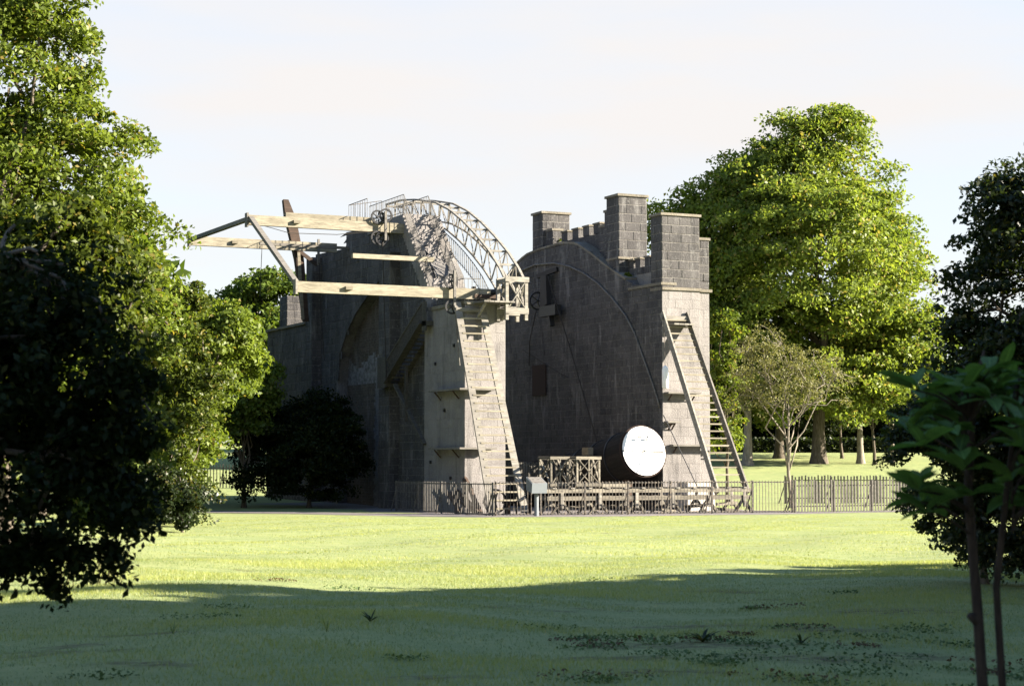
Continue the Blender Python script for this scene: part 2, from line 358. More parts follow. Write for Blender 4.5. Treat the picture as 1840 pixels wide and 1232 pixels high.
# coping of the curved top
cop = MB(); ys = np.linspace(3.9, 19.3, 26)
for a, b in zip(ys, ys[1:]):
    cop.add([(EX-.06, a, ef(a)-.02), (9.74, a, ef(a)-.02), (9.74, b-.02, ef(b)-.02), (EX-.06, b-.02, ef(b)-.02), (EX-.06, a, ef(a)+.10), (9.74, a, ef(a)+.13), (9.74, b-.02, ef(b)+.13), (EX-.06, b-.02, ef(b)+.10)],
            [(0,3,2,1),(4,5,6,7),(0,1,5,4),(1,2,6,5),(2,3,7,6),(3,0,4,7)])
cop.build('coping', M['cap_stone'], ew)
MB().box(EX-.07, 9.8, -.05, 3.56, 11.66, 11.80, .4).build('ledge', M['cap_stone'], ew)
def turret(x0, x1, y0, y1, z0, z1, parent=ew, capo=.09, seed=0, ch=.46, ln=.72, cap=True):
    t = MB().box(x0, x1, y0, y1, z0, z1, .5).build('turret', M['mortar'], parent)
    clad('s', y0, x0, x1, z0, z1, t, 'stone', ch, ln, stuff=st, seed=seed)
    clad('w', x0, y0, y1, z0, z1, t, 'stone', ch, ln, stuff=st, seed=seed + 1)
    if cap: MB().box(x0-capo, x1+capo, y0-capo, y1+capo, z1, z1+.13, .6).build('cap_stone', M['cap_stone'], t)
    return t
t1 = turret(EX, 11.2, -.006, 1.15, 11.55, 15.30, seed=11)
MB().box(EX-.03, 11.3, -.10, 1.2, 11.40, 11.55, .5).build('string_course', M['cap_stone'], ew)
t1b = turret(11.2, 11.98, .33, 1.4, 11.55, 14.15, seed=13, capo=.07)
MB().box(11.31, 12.12, .22, 1.5, 11.40, 11.55, .5).build('string_course', M['cap_stone'], ew)
t2 = turret(9.05, 10.80, 4.9, 6.3, 12.6, 16.95, seed=15)
MB().box(8.98, 10.9, 4.8, 6.28, 13.50, 13.62, .5).build('string_course', M['cap_stone'], ew)
turret(9.35, 10.6, 6.3, 7.1, 13.0, 16.3, seed=17, capo=.06); turret(9.45, 10.6, 7.1, 7.9, 13.0, 15.55, seed=19, capo=.06)
t3 = turret(9.05, 10.85, 14.4, 15.7, 13.0, 17.15, seed=21)
turret(9.3, 9.95, 13.55, 14.39, 13.0, 16.05, seed=23, capo=.05)
par = MB().box(9.66, 10.02, 1.15, 4.9, 12.55, 12.95, .5).build('parapet', M['mortar'], ew); clad('w', 9.66, 1.15, 4.9, 12.55, 12.95, par, 'stone', .4, .7, stuff=st, seed=31)
def merlon(x0, x1, y0, y1, z0, z1, parent):
    m = MB().box(x0, x1, y0, y1, z0, z1, random.uniform(.3, .9)).build('merlon', M['stone'], parent)
    MB().box(x0-.05, x1+.05, y0-.05, y1+.05, z1, z1+.09, .7).build('cap_stone', M['cap_stone'], m)
for y in (1.5, 2.55, 3.6, 4.35): merlon(9.66, 10.04, y, y + .55, 12.95, 13.40, ew)
MB().prism([(7.9, 12.5), (13.9, 12.5), (13.9, 15.35), (7.9, 15.3)], 'x', 9.66, 10.02, .5).build('parapet', M['stone'], ew)
for y in (8.25, 9.55, 10.9, 12.3): merlon(9.66, 10.06, y, y + .78, 15.34, 15.86, ew)
# curved iron rail fixed to the inner face
rail = [(.17, 5.27), (.34, 5.71), (.92, 6.62), (2.1, 8.29), (2.83, 9.36), (3.81, 10.33), (5.39, 11.44), (7.01, 12.35), (8.69, 13.06), (10.42, 13.6), (12.42, 13.99), (15.02, 14.14), (17.18, 13.95), (19.2, 13.4), (20.6, 12.7)]
MB().tube([(EX-.10, y, z) for y, z in rail], .055, 6).build('curved_rail', M['pale_iron'], ew, True)
rb = MB()
for y, z in rail[3:-1:2]: rb.box(EX-.08, EX-.02, y-.06, y+.06, z-.18, z-.02)
rb.build('rail_bracket', M['iron'], ew)
MB().box(EX-.09, EX-.05, 13.6, 15.4, 6.4, 8.2, .5).build('door_panel', M['rust'], ew)
# shelves fixed to the south end
def shelf(parent, x0, x1, z, d=.55, y=0):
    s_ = MB().box(x0, x1, y-d, y-.045, z, z+.09).build('shelf', M['grey_timber'], parent)
    for x in (x0 + .25, x1 - .3): MB().bar((x, y-.05, z-.35), (x, y-d*.85, z-.01), .06, .06, (1,0,0)).build('bracket', M['dark_timber'], s_)
shelf(ew, 9.0, 10.95, 6.0); shelf(ew, 9.3, 12.6, 3.3, .5); shelf(ew, 9.0, 9.75, 4.5, .5)
for k in range(4): MB().box(9.25+k*.3, 9.53+k*.3, -.75, -.06, 9.55, 9.63).build('platform_board', M['grey_timber'], ew)
st_e = st.build('stone_courses', M['stone'], ew); st_e['kind'] = 'stuff'

# ---- west wall
ww = thing('telescope_wall', (-1, 12, 0), 'tall dark stone wall with arched recess, topped by stone steps and a curved gallery', 'wall', 'masonry walls of the telescope')
st = MB()
pier = MB().box(-2.2, 0, 0, 5.2, -.3, 10.25, .5).build('pier', M['mortar'], ww)
bud = [150]
clad('s', 0, -2.2, 0, 0, 10.25, pier, 'pier_stone', .47, .72, stuff=st, seed=41)
clad('w', -2.2, 0, 5.2, 0, 10.25, pier, 'pier_stone', .47, .75, stuff=st, seed=42)
# main body with recess (x=-1.6) and a blind pointed arch
body_top = [(5.2, 12.2), (8.4, 15.3), (13.7, 15.5), (13.72, 15.75), (18.78, 15.95), (18.8, 15.0), (24.2, 15.2)]
bt = interp(body_top)
archp = [(12.2, 12.9), (13.5, 12.55), (14.8, 12.05), (17.05, 11.05), (18.7, 9.95), (19.85, 8.7), (20.1, 7.1), (20.1, -.3)]
af = lambda y: float(np.interp(y, [12.2, 13.5, 14.8, 17.05, 18.7, 19.85, 20.1], [12.9, 12.55, 12.05, 11.05, 9.95, 8.7, 7.1]))
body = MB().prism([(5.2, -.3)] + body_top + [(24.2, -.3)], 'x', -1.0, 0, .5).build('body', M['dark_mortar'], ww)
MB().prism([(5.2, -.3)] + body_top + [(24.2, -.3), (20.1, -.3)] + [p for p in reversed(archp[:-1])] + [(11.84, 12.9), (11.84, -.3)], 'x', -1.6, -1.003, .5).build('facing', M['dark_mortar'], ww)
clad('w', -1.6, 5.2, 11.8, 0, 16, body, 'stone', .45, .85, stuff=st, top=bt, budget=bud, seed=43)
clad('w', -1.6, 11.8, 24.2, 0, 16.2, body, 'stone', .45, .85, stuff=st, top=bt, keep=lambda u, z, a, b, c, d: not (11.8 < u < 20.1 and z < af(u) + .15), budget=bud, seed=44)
clad('w', -1.0, 11.84, 20.0, 0, 9.9, body, 'limewash', .12, .28, stuff=None, single=False, seed=45) if False else None
bk, bw_, bp_ = MB(), MB(), MB()
for a, b, c, d in courses(11.84, 20.0, 0.0, 12.6, .16, .36, random.Random(5)):
    u = (a+b)/2
    if d < af(u): (bw_ if 7.0 < c < 8.3 + .3*math.sin(u*1.3) + random.uniform(-.15,.15) and u > 15.2 + random.uniform(-.3,.3) else bp_ if c < 8.3 and u < 15.5 else bk).box(-1.0 - random.uniform(.01, .025), -.99, a, b-.012, c, d-.012)
for q, m_ in ((bk, 'brown_brick'), (bw_, 'limewash'), (bp_, 'grey_render')): b_ = q.build('brick_infill', M[m_], ww); b_['kind'] = 'stuff'
# voussoir ring of the arch
for i in range(6):
    (y0, z0), (y1, z1) = archp[i], archp[i+1]; n = max(1, int(math.hypot(y1-y0, z1-z0) / .5))
    for k in range(n):
        a, b = k / n, (k + .94) / n
        MB().bar((-1.62, y0+(y1-y0)*a, z0+(z1-z0)*a+.2), (-1.62, y0+(y1-y0)*b, z0+(z1-z0)*b+.2), .1, .42, (0,0,1)).build('voussoir', M['stone'], ww)
def pilaster(y0, y1, z1, mat, x=-2.2):
    p = MB().box(x, -1.59, y0, y1, -.3, z1, .5).build('pilaster', M['dark_mortar'], ww)
    clad('w', x, y0, y1, 0, z1, p, mat, .47, .9, stuff=st, seed=50)
    clad('s', y0, x, -1.6, 0, z1, p, mat, .47, .7, stuff=st, single=False, seed=51)
pilaster(10.2, 11.8, 13.9, 'stone'); pilaster(23.1, 24.2, 14.9, 'stone')
for y in (17.2,): pilaster(y, y+.01, .5, 'stone') if False else None
lw = MB().box(-2.2, -.2, 24.2, 31.8, -.3, 10.9, .5).build('low_wing', M['dark_mortar'], ww)
clad('w', -2.2, 24.25, 31.8, 0, 10.9, lw, 'stone', .5, .9, stuff=st, single=False, seed=55)
MB().box(-2.32, -.1, 24.22, 31.95, 10.9, 11.05, .5).build('coping', M['cap_stone'], ww)
t_ = MB().box(-2.18, -1.0, 28.0, 29.4, 11.06, 12.95, .5).build('turret', M['mortar'], ww)
clad('s', 28.0, -2.18, -1.0, 11.06, 12.95, t_, 'stone', .5, .7, stuff=st, seed=56); clad('w', -2.18, 28.0, 29.4, 11.06, 12.95, t_, 'stone', .5, .7, stuff=st, seed=57)
# stone steps climbing over the wall
n = 22
for i in range(n):
    y0 = 4.35 + (8.5 - 4.35) * i / n; y1 = y0 + (8.5 - 4.35) / n
    z1 = 10.9 + (15.75 - 10.9) * (i + 1) / n
    MB().box(-2.2, -.05, y0, y1 - .004, max(10.26 if y0 < 5.2 else 9.5, z1 - 1.1), z1).build('step', M['grey_timber'] if False else M['pier_stone'], ww)
MB().box(-2.2, -.05, 8.5, 13.7, 15.2, 15.72, .4).build('landing', M['pier_stone'], ww)
MB().box(-2.28, .08, -.1, 4.3, 10.25, 10.42, .4).build('platform', M['cap_stone'], ww)
MB().box(-1.9, -.2, .6, 4.2, 10.42, 10.95, .4).build('plinth', M['stone'], ww)
for k in range(6): MB().box(-1.75+k*.28, -1.49+k*.28, -1.35, -.06, 10.28, 10.36).build('platform_board', M['grey_timber'], ww)
for x in (-1.6, -.25): MB().bar((x, -.05, 9.5), (x, -1.2, 10.27), .1, .12, (1,0,0)).build('platform_strut', M['grey_timber'], ww)
def wshelf(z):
    s_ = MB().add([(-2.25,-.55,z),(-.7,-.55,z),(-.7,-.05,z),(-2.24,-.05,z),(-2.24,3.5,z),(-2.7,3.5,z),(-2.7,-.55,z),
                   (-2.25,-.55,z+.09),(-.7,-.55,z+.09),(-.7,-.05,z+.09),(-2.24,-.05,z+.09),(-2.24,3.5,z+.09),(-2.7,3.5,z+.09),(-2.7,-.55,z+.09)],
        [(0,1,2,3),(3,4,5,6,0),(7,8,9,10),(10,11,12,13,7),(0,1,8,7),(1,2,9,8),(2,3,10,9),(3,4,11,10),(4,5,12,11),(5,6,13,12),(6,0,7,13)]).build('shelf', M['grey_timber'], ww)
    for y in (.6, 2.9): MB().bar((-2.26, y, z-.4), (-2.6, y, z-.01), .06, .06, (0,1,0)).build('bracket', M['dark_timber'], s_)
wshelf(6.0); wshelf(3.1)
# putlog holes and irons
for y, z in ((1.2, 8.2), (3.6, 7.4), (2.4, 5.0), (4.2, 2.4), (1.6, 1.6)): MB().box(-2.29, -2.2, y, y+.14, z, z+.16).build('iron_cleat', M['dark_iron'], ww)
st_w = st.build('stone_courses', M['stone'], ww); st_w['kind'] = 'stuff'

# ------------------------------------------------------------------ timber and iron works
# three cantilever beams with ties at their outer ends
bf = thing('cantilever_frame', (-10.8, 8.3, 0), 'long pale timber beams with diagonal end ties jutting out from the high wall', 'beam frame')
beams = [(-10.8, -.7, .35, 11.03), (-10.8, -2.0, 8.3, 15.17), (-10.8, -2.0, 19.4, 15.3)]
for x0, x1, y, z in beams:
    b = MB().box(x0, x1, y-.14, y+.14, z-.50, z+.02, .8).build('beam', M['timber'], bf)
    MB().box(x0-.10, x0-.003, y-.2, y+.2, z-.60, z+.12).build('end_plate', M['grey_timber'], b)
    MB().box(x0+2.4, x0+2.75, y-.30, y-.143, z-.30, z-.14).build('cleat', M['timber'], b)
for a, b in ((0, 1), (1, 2)):
    p = (beams[a][0]+.12, beams[a][2]+.15, beams[a][3]-.15); q = (beams[b][0]+.12, beams[b][2]-.15, beams[b][3]-.15)
    MB().bar(p, q, .2, .26, (1,0,0)).build('tie', M['grey_timber'], bf)
MB().box(-7.2, -2.0, 13.0, 13.25, 15.78, 16.10).build('short_beam', M['timber'], bf)
MB().box(-7.0, -1.55, 18.3, 18.5, 14.9, 15.05).build('short_beam', M['grey_timber'], bf)
pk = MB().box(-6.2, -1.7, 5.1, 5.35, 12.86, 13.10, .9); tag(pk.build('plank', M['timber'], None, at=(-4, 5.2, 12.86)), 'pale plank wedged across the dark wall between the two long beams', 'plank')
def pulley(parent, x, y, z, r):
    w_ = MB(); n = 20
    for k in range(n):
        a, b = 2*math.pi*k/n, 2*math.pi*(k+1)/n
        w_.bar((x+r*math.cos(a), y, z+r*math.sin(a)), (x+r*math.cos(b), y, z+r*math.sin(b)), .09, .07, (0,1,0))
    for k in range(5): a = 2*math.pi*k/5; w_.bar((x, y, z), (x+r*math.cos(a), y, z+r*math.sin(a)), .05, .05, (0,1,0))
    w_.tube([(x, y-.08, z), (x, y+.08, z)], .07, 8); return w_.build('pulley', M['dark_iron'], parent)
def hanger(parent, x, y, z0, z1): MB().box(x-.06, x+.06, y-.06, y+.06, z0, z1).build('hanger', M['pale_iron'], parent)
for (x, y, z) in ((-3.75, 8.05, 15.45), (-3.3, 8.0, 15.55), (-3.75, 8.05, 14.35), (-3.5, 8.0, 14.3), (-2.9, .1, 11.35), (-2.85, .1, 10.1)): pulley(bf, x, y, z, .33)
hanger(bf, -3.35, 7.9, 14.2, 15.75); hanger(bf, -2.75, .0, 10.0, 11.9); hanger(bf, -3.2, 19.1, 14.0, 15.5)
MB().tube([(-2.75, -.02, 10.2), (-2.5, -.06, 7.2)], .03, 5).build('rope', M['pale_iron'], bf)
MB().tube([(-6.6, 19.2, 15.0), (-6.7, 19.2, 12.0)], .02, 5).build('rope', M['rope'], bf)

MB().tube([(-3.2, 18.95, 14.1), (-3.1, 18.9, 11.2), (-2.9, 18.8, 8.4)], .025, 5).build('rope', M['rope'], bf)
MB().tube([(-3.5, 7.95, 14.1), (-3.4, 7.9, 10.5), (-3.3, 7.8, 6.6)], .025, 5).build('rope', M['rope'], bf)
MB().tube([(-10.6, 8.2, 14.8), (-8.6, 8.15, 14.35), (-6.0, 8.1, 14.4), (-3.8, 8.05, 14.7)], .018, 5).build('rope', M['rope'], bf)
# old leaning mast
lm = thing('leaning_mast', (-3.0, 22.6, 11), 'dark weathered timber mast leaning beside the outer beams above the wall', 'mast')
MB().add([(-4.42,22,18.15),(-4.10,22,18.15),(-4.10,22.3,18.1),(-4.42,22.3,18.1),(-4.28,22,17.2),(-3.60,22,17.0),(-3.60,22.4,17.0),(-4.28,22.4,17.2),(-3.62,22,14.6),(-3.10,22,14.6),(-3.1,22.4,14.6),(-3.62,22.4,14.6),(-3.05,22,10.9),(-2.75,22,10.9),(-2.75,22.4,10.9),(-3.05,22.4,10.9)],
   [(0,1,2,3)] + [(i+a, i+b, i+b+4, i+a+4) for i in (0,4,8) for a, b in ((0,1),(1,2),(2,3),(3,0))] + [(12,13,14,15)]).build('post', M['dark_timber'], lm)
MB().bar((-4.2, 21.9, 15.6), (-2.3, 21.9, 14.3), .12, .22).build('strut', M['dark_timber'], lm)
MB().bar((-3.5, 21.85, 15.0), (-3.2, 21.85, 11.0), .1, .18, (1,0,0)).build('strut', M['timber'], lm)

# curved gallery on the west wall
cg = thing('curved_gallery', (.5, 6, 11), 'curved timber lattice gallery arching over the top of the stone steps', 'gallery')
arc = [(0.10, 11.6), (.67, 12.18), (1.96, 13.17), (3.64, 14.2), (5.3, 15.1), (7.1, 15.92), (9.1, 16.58), (11.9, 17.1), (14.1, 17.35), (16.5, 17.4)]
def arcp(t, off=0.0):
    L = [0]
    for a, b in zip(arc, arc[1:]): L.append(L[-1] + math.hypot(b[0]-a[0], b[1]-a[1]))
    s_ = t * L[-1]; y = np.interp(s_, L, [p[0] for p in arc]); z = np.interp(s_, L, [p[1] for p in arc])
    y2 = np.interp(s_ + .4, L, [p[0] for p in arc]); z2 = np.interp(s_ + .4, L, [p[1] for p in arc]); y1 = np.interp(s_ - .4, L, [p[0] for p in arc]); z1 = np.interp(s_ - .4, L, [p[1] for p in arc])
    d = math.hypot(y2-y1, z2-z1); return (float(y + off * (z2-z1)/d), float(z - off * (y2-y1)/d))
N = 13
for x in (0.03, 1.08):
    for off, nm in ((0, 'outer_chord'), (1.1, 'inner_chord')):
        mb = MB(); P = [arcp(k / 40, off) for k in range(41)]
        for a, b in zip(P, P[1:]): mb.bar((x, *a), (x, *b), .09, .13 if off == 0 else .07, (1,0,0), .8)
        mb.build(nm, M['grey_timber'], cg)
    for k in range(N + 1):
        a, b = arcp(k / N), arcp(k / N, 1.1); MB().bar((x, *a), (x, *b), .05, .06, (1,0,0)).build('strut', M['grey_timber'], cg)
        if k < N:
            e = arcp((k+1) / N)
            MB().bar((x, *b), (x, *e), .04, .04, (1,0,0)).build('diagonal', M['grey_timber'], cg)
for k in range(N + 1):
    a = arcp(k / N, .1); MB().bar((.03, *a), (1.08, *a), .08, .10).build('rung', M['grey_timber'], cg)
    if k < N: c = arcp((k+1) / N, .1); MB().bar((.03, *a), (1.08, *c), .035, .035).build('diagonal', M['grey_timber'], cg)
y0 = -.05; ef_ = MB()
ends = thing('gallery_end', (.05, -.65, 9.5), 'boxed end of the curved gallery with crossed braces, hanging between the walls', 'gallery')
gx0, gx1, gy0, gy1 = -.47, .58, -1.17, -.15
for x in (gx0, gx1):
    for y in (gy0, gy1): MB().box(x-.08, x+.08, y-.08, y+.08, 9.45, 11.55, .9).build('post', M['grey_timber'], ends)
    MB().bar((x, gy1+.05, 11.50), (x + .5, .12, 11.62), .10, .14).build('link_rail', M['grey_timber'], ends)
    MB().box(x-.05, x+.05, gy0+.085, gy1-.085, 11.3, 11.5).build('rail', M['grey_timber'], ends)
    for p, q in ((10.0, 11.3), (11.3, 10.0)): MB().bar((x+(.02 if p < q else -.02), gy0+.1, p), (x+(.02 if p < q else -.02), gy1-.1, q), .04, .1, (1,0,0)).build('cross_brace', M['grey_timber'], ends)
for y in (gy0, gy1):
    MB().box(gx0-.12, gx1+.12, y-.13, y-.083, 11.33, 11.58, .9).build('rail', M['grey_timber'], ends)
    MB().box(gx0-.1, gx1+.1, y-.125, y-.083, 9.75, 10.05, .9).build('rail', M['grey_timber'], ends)
for a, b in (((gx0+.1, gy0-.05, 10.1), (gx1-.1, gy0-.05, 11.3)), ((gx1-.1, gy0-.02, 10.1), (gx0+.1, gy0-.02, 11.3))): MB().bar(a, b, .04, .10, (0,1,0)).build('cross_brace', M['grey_timber'], ends)
for k in range(5): MB().box(gx0+.09+k*.175, gx0+.25+k*.175, gy0+.085, gy1-.085, 10.06, 10.11).build('floor_board', M['grey_timber'], ends)

# iron handrails over the steps
def railing(name, pts, h, step, mat, label, bar_r=.014, vert=None):
    t = thing(name, pts[0], label, 'railing')
    P = [Vector(p) for p in pts]
    MB().tube([p + Vector((0,0,h)) for p in P], .022, 6).build('top_rail', M[mat], t)
    MB().tube([p + Vector((0,0,h*.1)) for p in P], .018, 6).build('bottom_rail', M[mat], t)
    sh = None
    for a, b in zip(P, P[1:]):
        n = max(1, int((b - a).length / step))
        for k in range(n + (b is P[-1])):
            p = a.lerp(b, k / n)
            if sh is None: 
                o = MB().tube([p, p + Vector((0,0,h))], bar_r, 5).build('baluster', M[mat], t); sh = (o, p)
            else:
                o = sh[0].copy(); o.location = p - sh[1]; link(o, t)
    return t
railing('step_railing', [(-2.12, 4.4, 11.1), (-2.12, 8.4, 15.75), (-2.12, 13.6, 15.75)], 1.05, .22, 'pale_iron', 'thin iron railing along the outer edge of the stone steps')
railing('step_railing', [(-.7, 4.4, 11.1), (-.7, 8.4, 15.75), (-.7, 13.6, 15.75)], 1.05, .22, 'pale_iron', 'thin iron railing between the stone steps and the curved gallery')
railing('summit_railing', [(-2.1, 14.0, 16.0), (-2.1, 17.0, 16.0), (0.0, 17.2, 16.4)], 1.3, .35, 'iron', 'thin iron railing at the very top of the wall above the pulleys')
railing('platform_railing', [(-2.1, 4.2, 10.45), (-2.1, .3, 10.45), (-1.3, .2, 10.45)], 1.1, .2, 'pale_iron', 'short pale railing on the pier platform behind the lower long beam')
railing('gallery_railing', [(-.16, *arcp(k / 12, 2.05)) for k in range(0, 11)], .95, .26, 'pale_iron', 'iron balusters lining the walkway beneath the curved gallery', .02)
# winch frame on pier platform
wf = thing('winch', (-.6, 1, 10.42), 'dark iron winch on the pier top beneath the gallery', 'winch')
MB().box(-1.6, -.1, .15, .45, 10.6, 10.78).build('sill', M['dark_timber'], wf); MB().tube([(-1.4, .6, 10.95), (-.2, .6, 10.95)], .16, 12).build('drum', M['dark_iron'], wf)
for x in (-1.45, -.2): MB().box(x-.05, x+.05, .45, .8, 10.42, 11.2).build('cheek', M['dark_iron'], wf)

# slanting ladders
def ladder(label, tl, tr, bl, br, nr, dp=.36):
    t = thing('ladder', ((bl[0]+br[0])/2, bl[1], 0), label, 'ladder', 'slanting ladders against the wall ends')
    for a, b in ((tl, bl), (tr, br)):
        d = (Vector(b) - Vector(a)).normalized(); MB().bar(Vector(a) - d*.25, b, .09, dp, (1,0,0) if False else None).build('stringer', M['grey_timber'], t)
    for k in range(nr):
        u = (k + .5) / nr; a = Vector(tl).lerp(Vector(bl), u); b = Vector(tr).lerp(Vector(br), u)
        MB().bar(a, b, .16, .07).build('rung', M['timber'], t)
    return t
lw_ = ladder('pale timber ladder leaning on the end of the wall with the stone steps', (-2.6, -.05, 10.1), (-1.3, -.05, 10.1), (-2.85, -4.7, .1), (-1.15, -4.7, .1), 26)
le_ = ladder('pale timber ladder leaning on the end pier of the three-turret wall', (8.95, -.1, 10.0), (10.4, -.1, 10.0), (9.0, -5.3, .95), (10.75, -5.3, .95), 25)
for t, x0, x1 in ((lw_, -2.75, -1.15), (le_, 8.85, 10.5)): MB().box(x0, x1, -.2, -.05, 9.85, 10.05).build('head_rail', M['grey_timber'], t)

# timber stair on the west side
sc = thing('timber_stair', (-2.2, 8, 0), 'enclosed grey timber staircase climbing the shaded side of the wall', 'staircase')
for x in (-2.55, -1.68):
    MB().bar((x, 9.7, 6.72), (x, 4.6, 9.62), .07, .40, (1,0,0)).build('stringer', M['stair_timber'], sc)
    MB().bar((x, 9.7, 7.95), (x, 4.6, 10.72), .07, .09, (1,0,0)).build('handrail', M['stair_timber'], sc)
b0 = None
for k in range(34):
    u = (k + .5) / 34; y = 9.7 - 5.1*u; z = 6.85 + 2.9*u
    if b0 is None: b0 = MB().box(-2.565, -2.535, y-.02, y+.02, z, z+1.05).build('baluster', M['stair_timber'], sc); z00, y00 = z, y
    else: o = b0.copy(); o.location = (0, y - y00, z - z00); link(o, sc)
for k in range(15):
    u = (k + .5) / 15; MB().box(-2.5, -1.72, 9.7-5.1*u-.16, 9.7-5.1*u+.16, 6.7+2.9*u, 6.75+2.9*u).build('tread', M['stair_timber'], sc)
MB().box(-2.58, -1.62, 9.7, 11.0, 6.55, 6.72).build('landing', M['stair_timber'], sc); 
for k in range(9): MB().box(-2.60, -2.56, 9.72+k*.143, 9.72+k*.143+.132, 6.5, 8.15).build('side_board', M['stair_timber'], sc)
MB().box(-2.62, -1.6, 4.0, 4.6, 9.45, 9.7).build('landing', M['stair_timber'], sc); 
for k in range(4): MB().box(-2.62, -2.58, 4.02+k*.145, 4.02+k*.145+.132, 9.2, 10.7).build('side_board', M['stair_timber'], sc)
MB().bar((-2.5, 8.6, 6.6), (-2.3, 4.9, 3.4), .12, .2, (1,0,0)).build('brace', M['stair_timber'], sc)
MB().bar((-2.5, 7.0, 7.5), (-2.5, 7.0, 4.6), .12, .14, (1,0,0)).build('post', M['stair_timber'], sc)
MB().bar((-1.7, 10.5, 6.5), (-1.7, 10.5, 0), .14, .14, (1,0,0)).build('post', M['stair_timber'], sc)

# telescope tube
tl_ = thing('telescope', (7.3, 7, 0), 'huge dark wooden telescope tube with a round white cover over its mouth', 'telescope')
ax0, ax1 = Vector((7.62, -.35, 3.04)), Vector((7.15, 13.8, .15)); ad = (ax1 - ax0).normalized()
e1 = Vector((1,0,0)) - ad * ad.x; e1.normalize(); e2 = e1.cross(ad).normalized()
ns = 36
for k in range(ns):                     # staves of the barrel
    a, b = 2*math.pi*(k+.02)/ns, 2*math.pi*(k+.98)/ns; mb = MB(); prof = [(0, 1.30), (.25, 1.33), (.5, 1.36), (.8, 1.28), (1, 1.2)]; vs = []
    for u, r in prof:
        c = ax0.lerp(ax1, u)
        for ang, rr in ((a, r), (b, r), (b, r-.08), (a, r-.08)): vs.append(c + (e1*math.cos(ang) + e2*math.sin(ang)) * rr)
    fs = [(0,1,2,3), (16,17,18,19)] + [(i*4+p, i*4+q, i*4+4+q, i*4+4+p) for i in range(4) for p, q in ((0,1),(1,2),(2,3),(3,0))]
    mb.add(vs, fs).build('stave', M['black_wood'], tl_)
def hoop(u, r, wd, mat='dark_iron', nm='hoop'):
    c = ax0.lerp(ax1, u); mb = MB(); n = 48; vs = []; fs = []
    for k in range(n):
        dirn = e1*math.cos(2*math.pi*k/n) + e2*math.sin(2*math.pi*k/n)
        for rr, o in ((r, -wd/2), (r+.05, -wd/2), (r+.05, wd/2), (r, wd/2)): vs.append(c + dirn*rr + ad*o)
    for k in range(n):
        for p, q in ((0,1),(1,2),(2,3),(3,0)): fs.append((k*4+p, k*4+q, ((k+1)%n)*4+q, ((k+1)%n)*4+p))
    return mb.add(vs, fs).build(nm, M[mat], tl_)
for u, r in ((.004, 1.31), (.12, 1.32), (.25, 1.34), (.38, 1.35), (.5, 1.37), (.62, 1.34), (.75, 1.31), (.9, 1.26)): hoop(u, r, .10, 'rust' if u < .01 else 'dark_iron')
for sgn in (-1, 1):                     # two half boards of the mouth cover
    pts = [ax0 - ad*.02 + e2*(sgn*.028) + e1*(1.25*math.cos(t)) + e2*(sgn*1.25*math.sin(t)) for t in np.linspace(0, math.pi, 33)]
    mb = MB(); n = len(pts); mb.add(pts + [p - ad*.05 for p in pts], [tuple(range(n)), tuple(range(2*n-1, n-1, -1))] + [(i, (i+1)%n, (i+1)%n+n, i+n) for i in range(n)]).build('mouth_cover', M['white_paint'], tl_)
for dx in (-.30, .25):
    c = ax0 - ad*.09 + e1*dx - e2*-.0 + Vector((0,0,.68)); MB().box(c.x-.11, c.x+.11, c.y-.06, c.y+.02, c.z-.035, c.z+.035).build('handle', M['dark_iron'], tl_)
MB().box(ax0.x-1.22, ax0.x+1.22, ax0.y-.12, ax0.y-.075, ax0.z-.03, ax0.z+.03).build('cover_bar', M['pale_stone'], tl_)
MB().box(5.75, 6.05, 2.2, 2.9, 2.85, 3.25).build('eyepiece_box', M['timber'], tl_)
MB().box(7.1, 7.5, .6, 1.0, 0, 1.75).build('prop', M['dark_timber'], tl_)

# hanging block and ropes
hk = thing('pulley_block', (8.6, 12.8, 10.4), 'dark iron pulley block hanging from the arched wall on an arm', 'pulley')
MB().bar((8.86, 12.0, 13.6), (8.35, 13.6, 13.3), .2, .25).build('arm', M['dark_iron'], hk)
MB().add([(8.5,13.1,13.3),(8.7,12.6,13.3),(8.7,12.5,11.6),(8.5,13.2,11.4),(8.3,13.1,13.3),(8.4,12.6,13.3),(8.4,12.5,11.6),(8.3,13.2,11.4)], [(0,1,2,3),(4,5,6,7),(0,1,5,4),(1,2,6,5),(2,3,7,6),(3,0,4,7)]).build('strap', M['dark_iron'], hk)
MB().box(8.3, 8.7, 11.2, 13.3, 10.9, 11.5).build('block', M['dark_iron'], hk); MB().bar((8.5, 12.2, 10.95), (8.5, 12.0, 10.3), .18, .3).build('hook', M['dark_iron'], hk)
pulley(hk, 8.5, 13.9, 11.9, .5)
def rope(name, pts, r, label, mat='rope'):
    o = MB().tube(pts, r, 5).build(name, M[mat], None, at=pts[-1]); tag(o, label, 'rope')
rope('haul_rope', [(8.5, 12.5, 13.2), (8.1, 8.5, 8.2), (7.3, 4.2, 3.6)], .035, 'dark rope running from the hanging block down to the telescope tube')
rope('slack_rope', [(8.7, 14.5, 11.4), (8.6, 15.2, 9.6), (8.7, 15.5, 8.2)], .03, 'short dark rope hanging behind the pulley block to the rusty panel')
rope('stay_rope', [(8.75, 16.5, 9.2), (8.7, 11.5, 7.6), (8.75, 10.5, 7.3)], .02, 'thin slanting rope across the dark inner wall face')
cw = thing('counterweight', (8.8, -.35, 6.2), 'pale rounded counterweight hung on a cord beside the ladder of the three-turret wall', 'counterweight')
MB().tube([(8.95, -.3, 6.25), (8.95, -.3, 6.32), (8.95, -.3, 7.2), (8.95, -.3, 7.38), (8.95, -.3, 7.45)], [.10, .17, .17, .13, .03], 12).build('weight', M['white_paint'], cw, True)
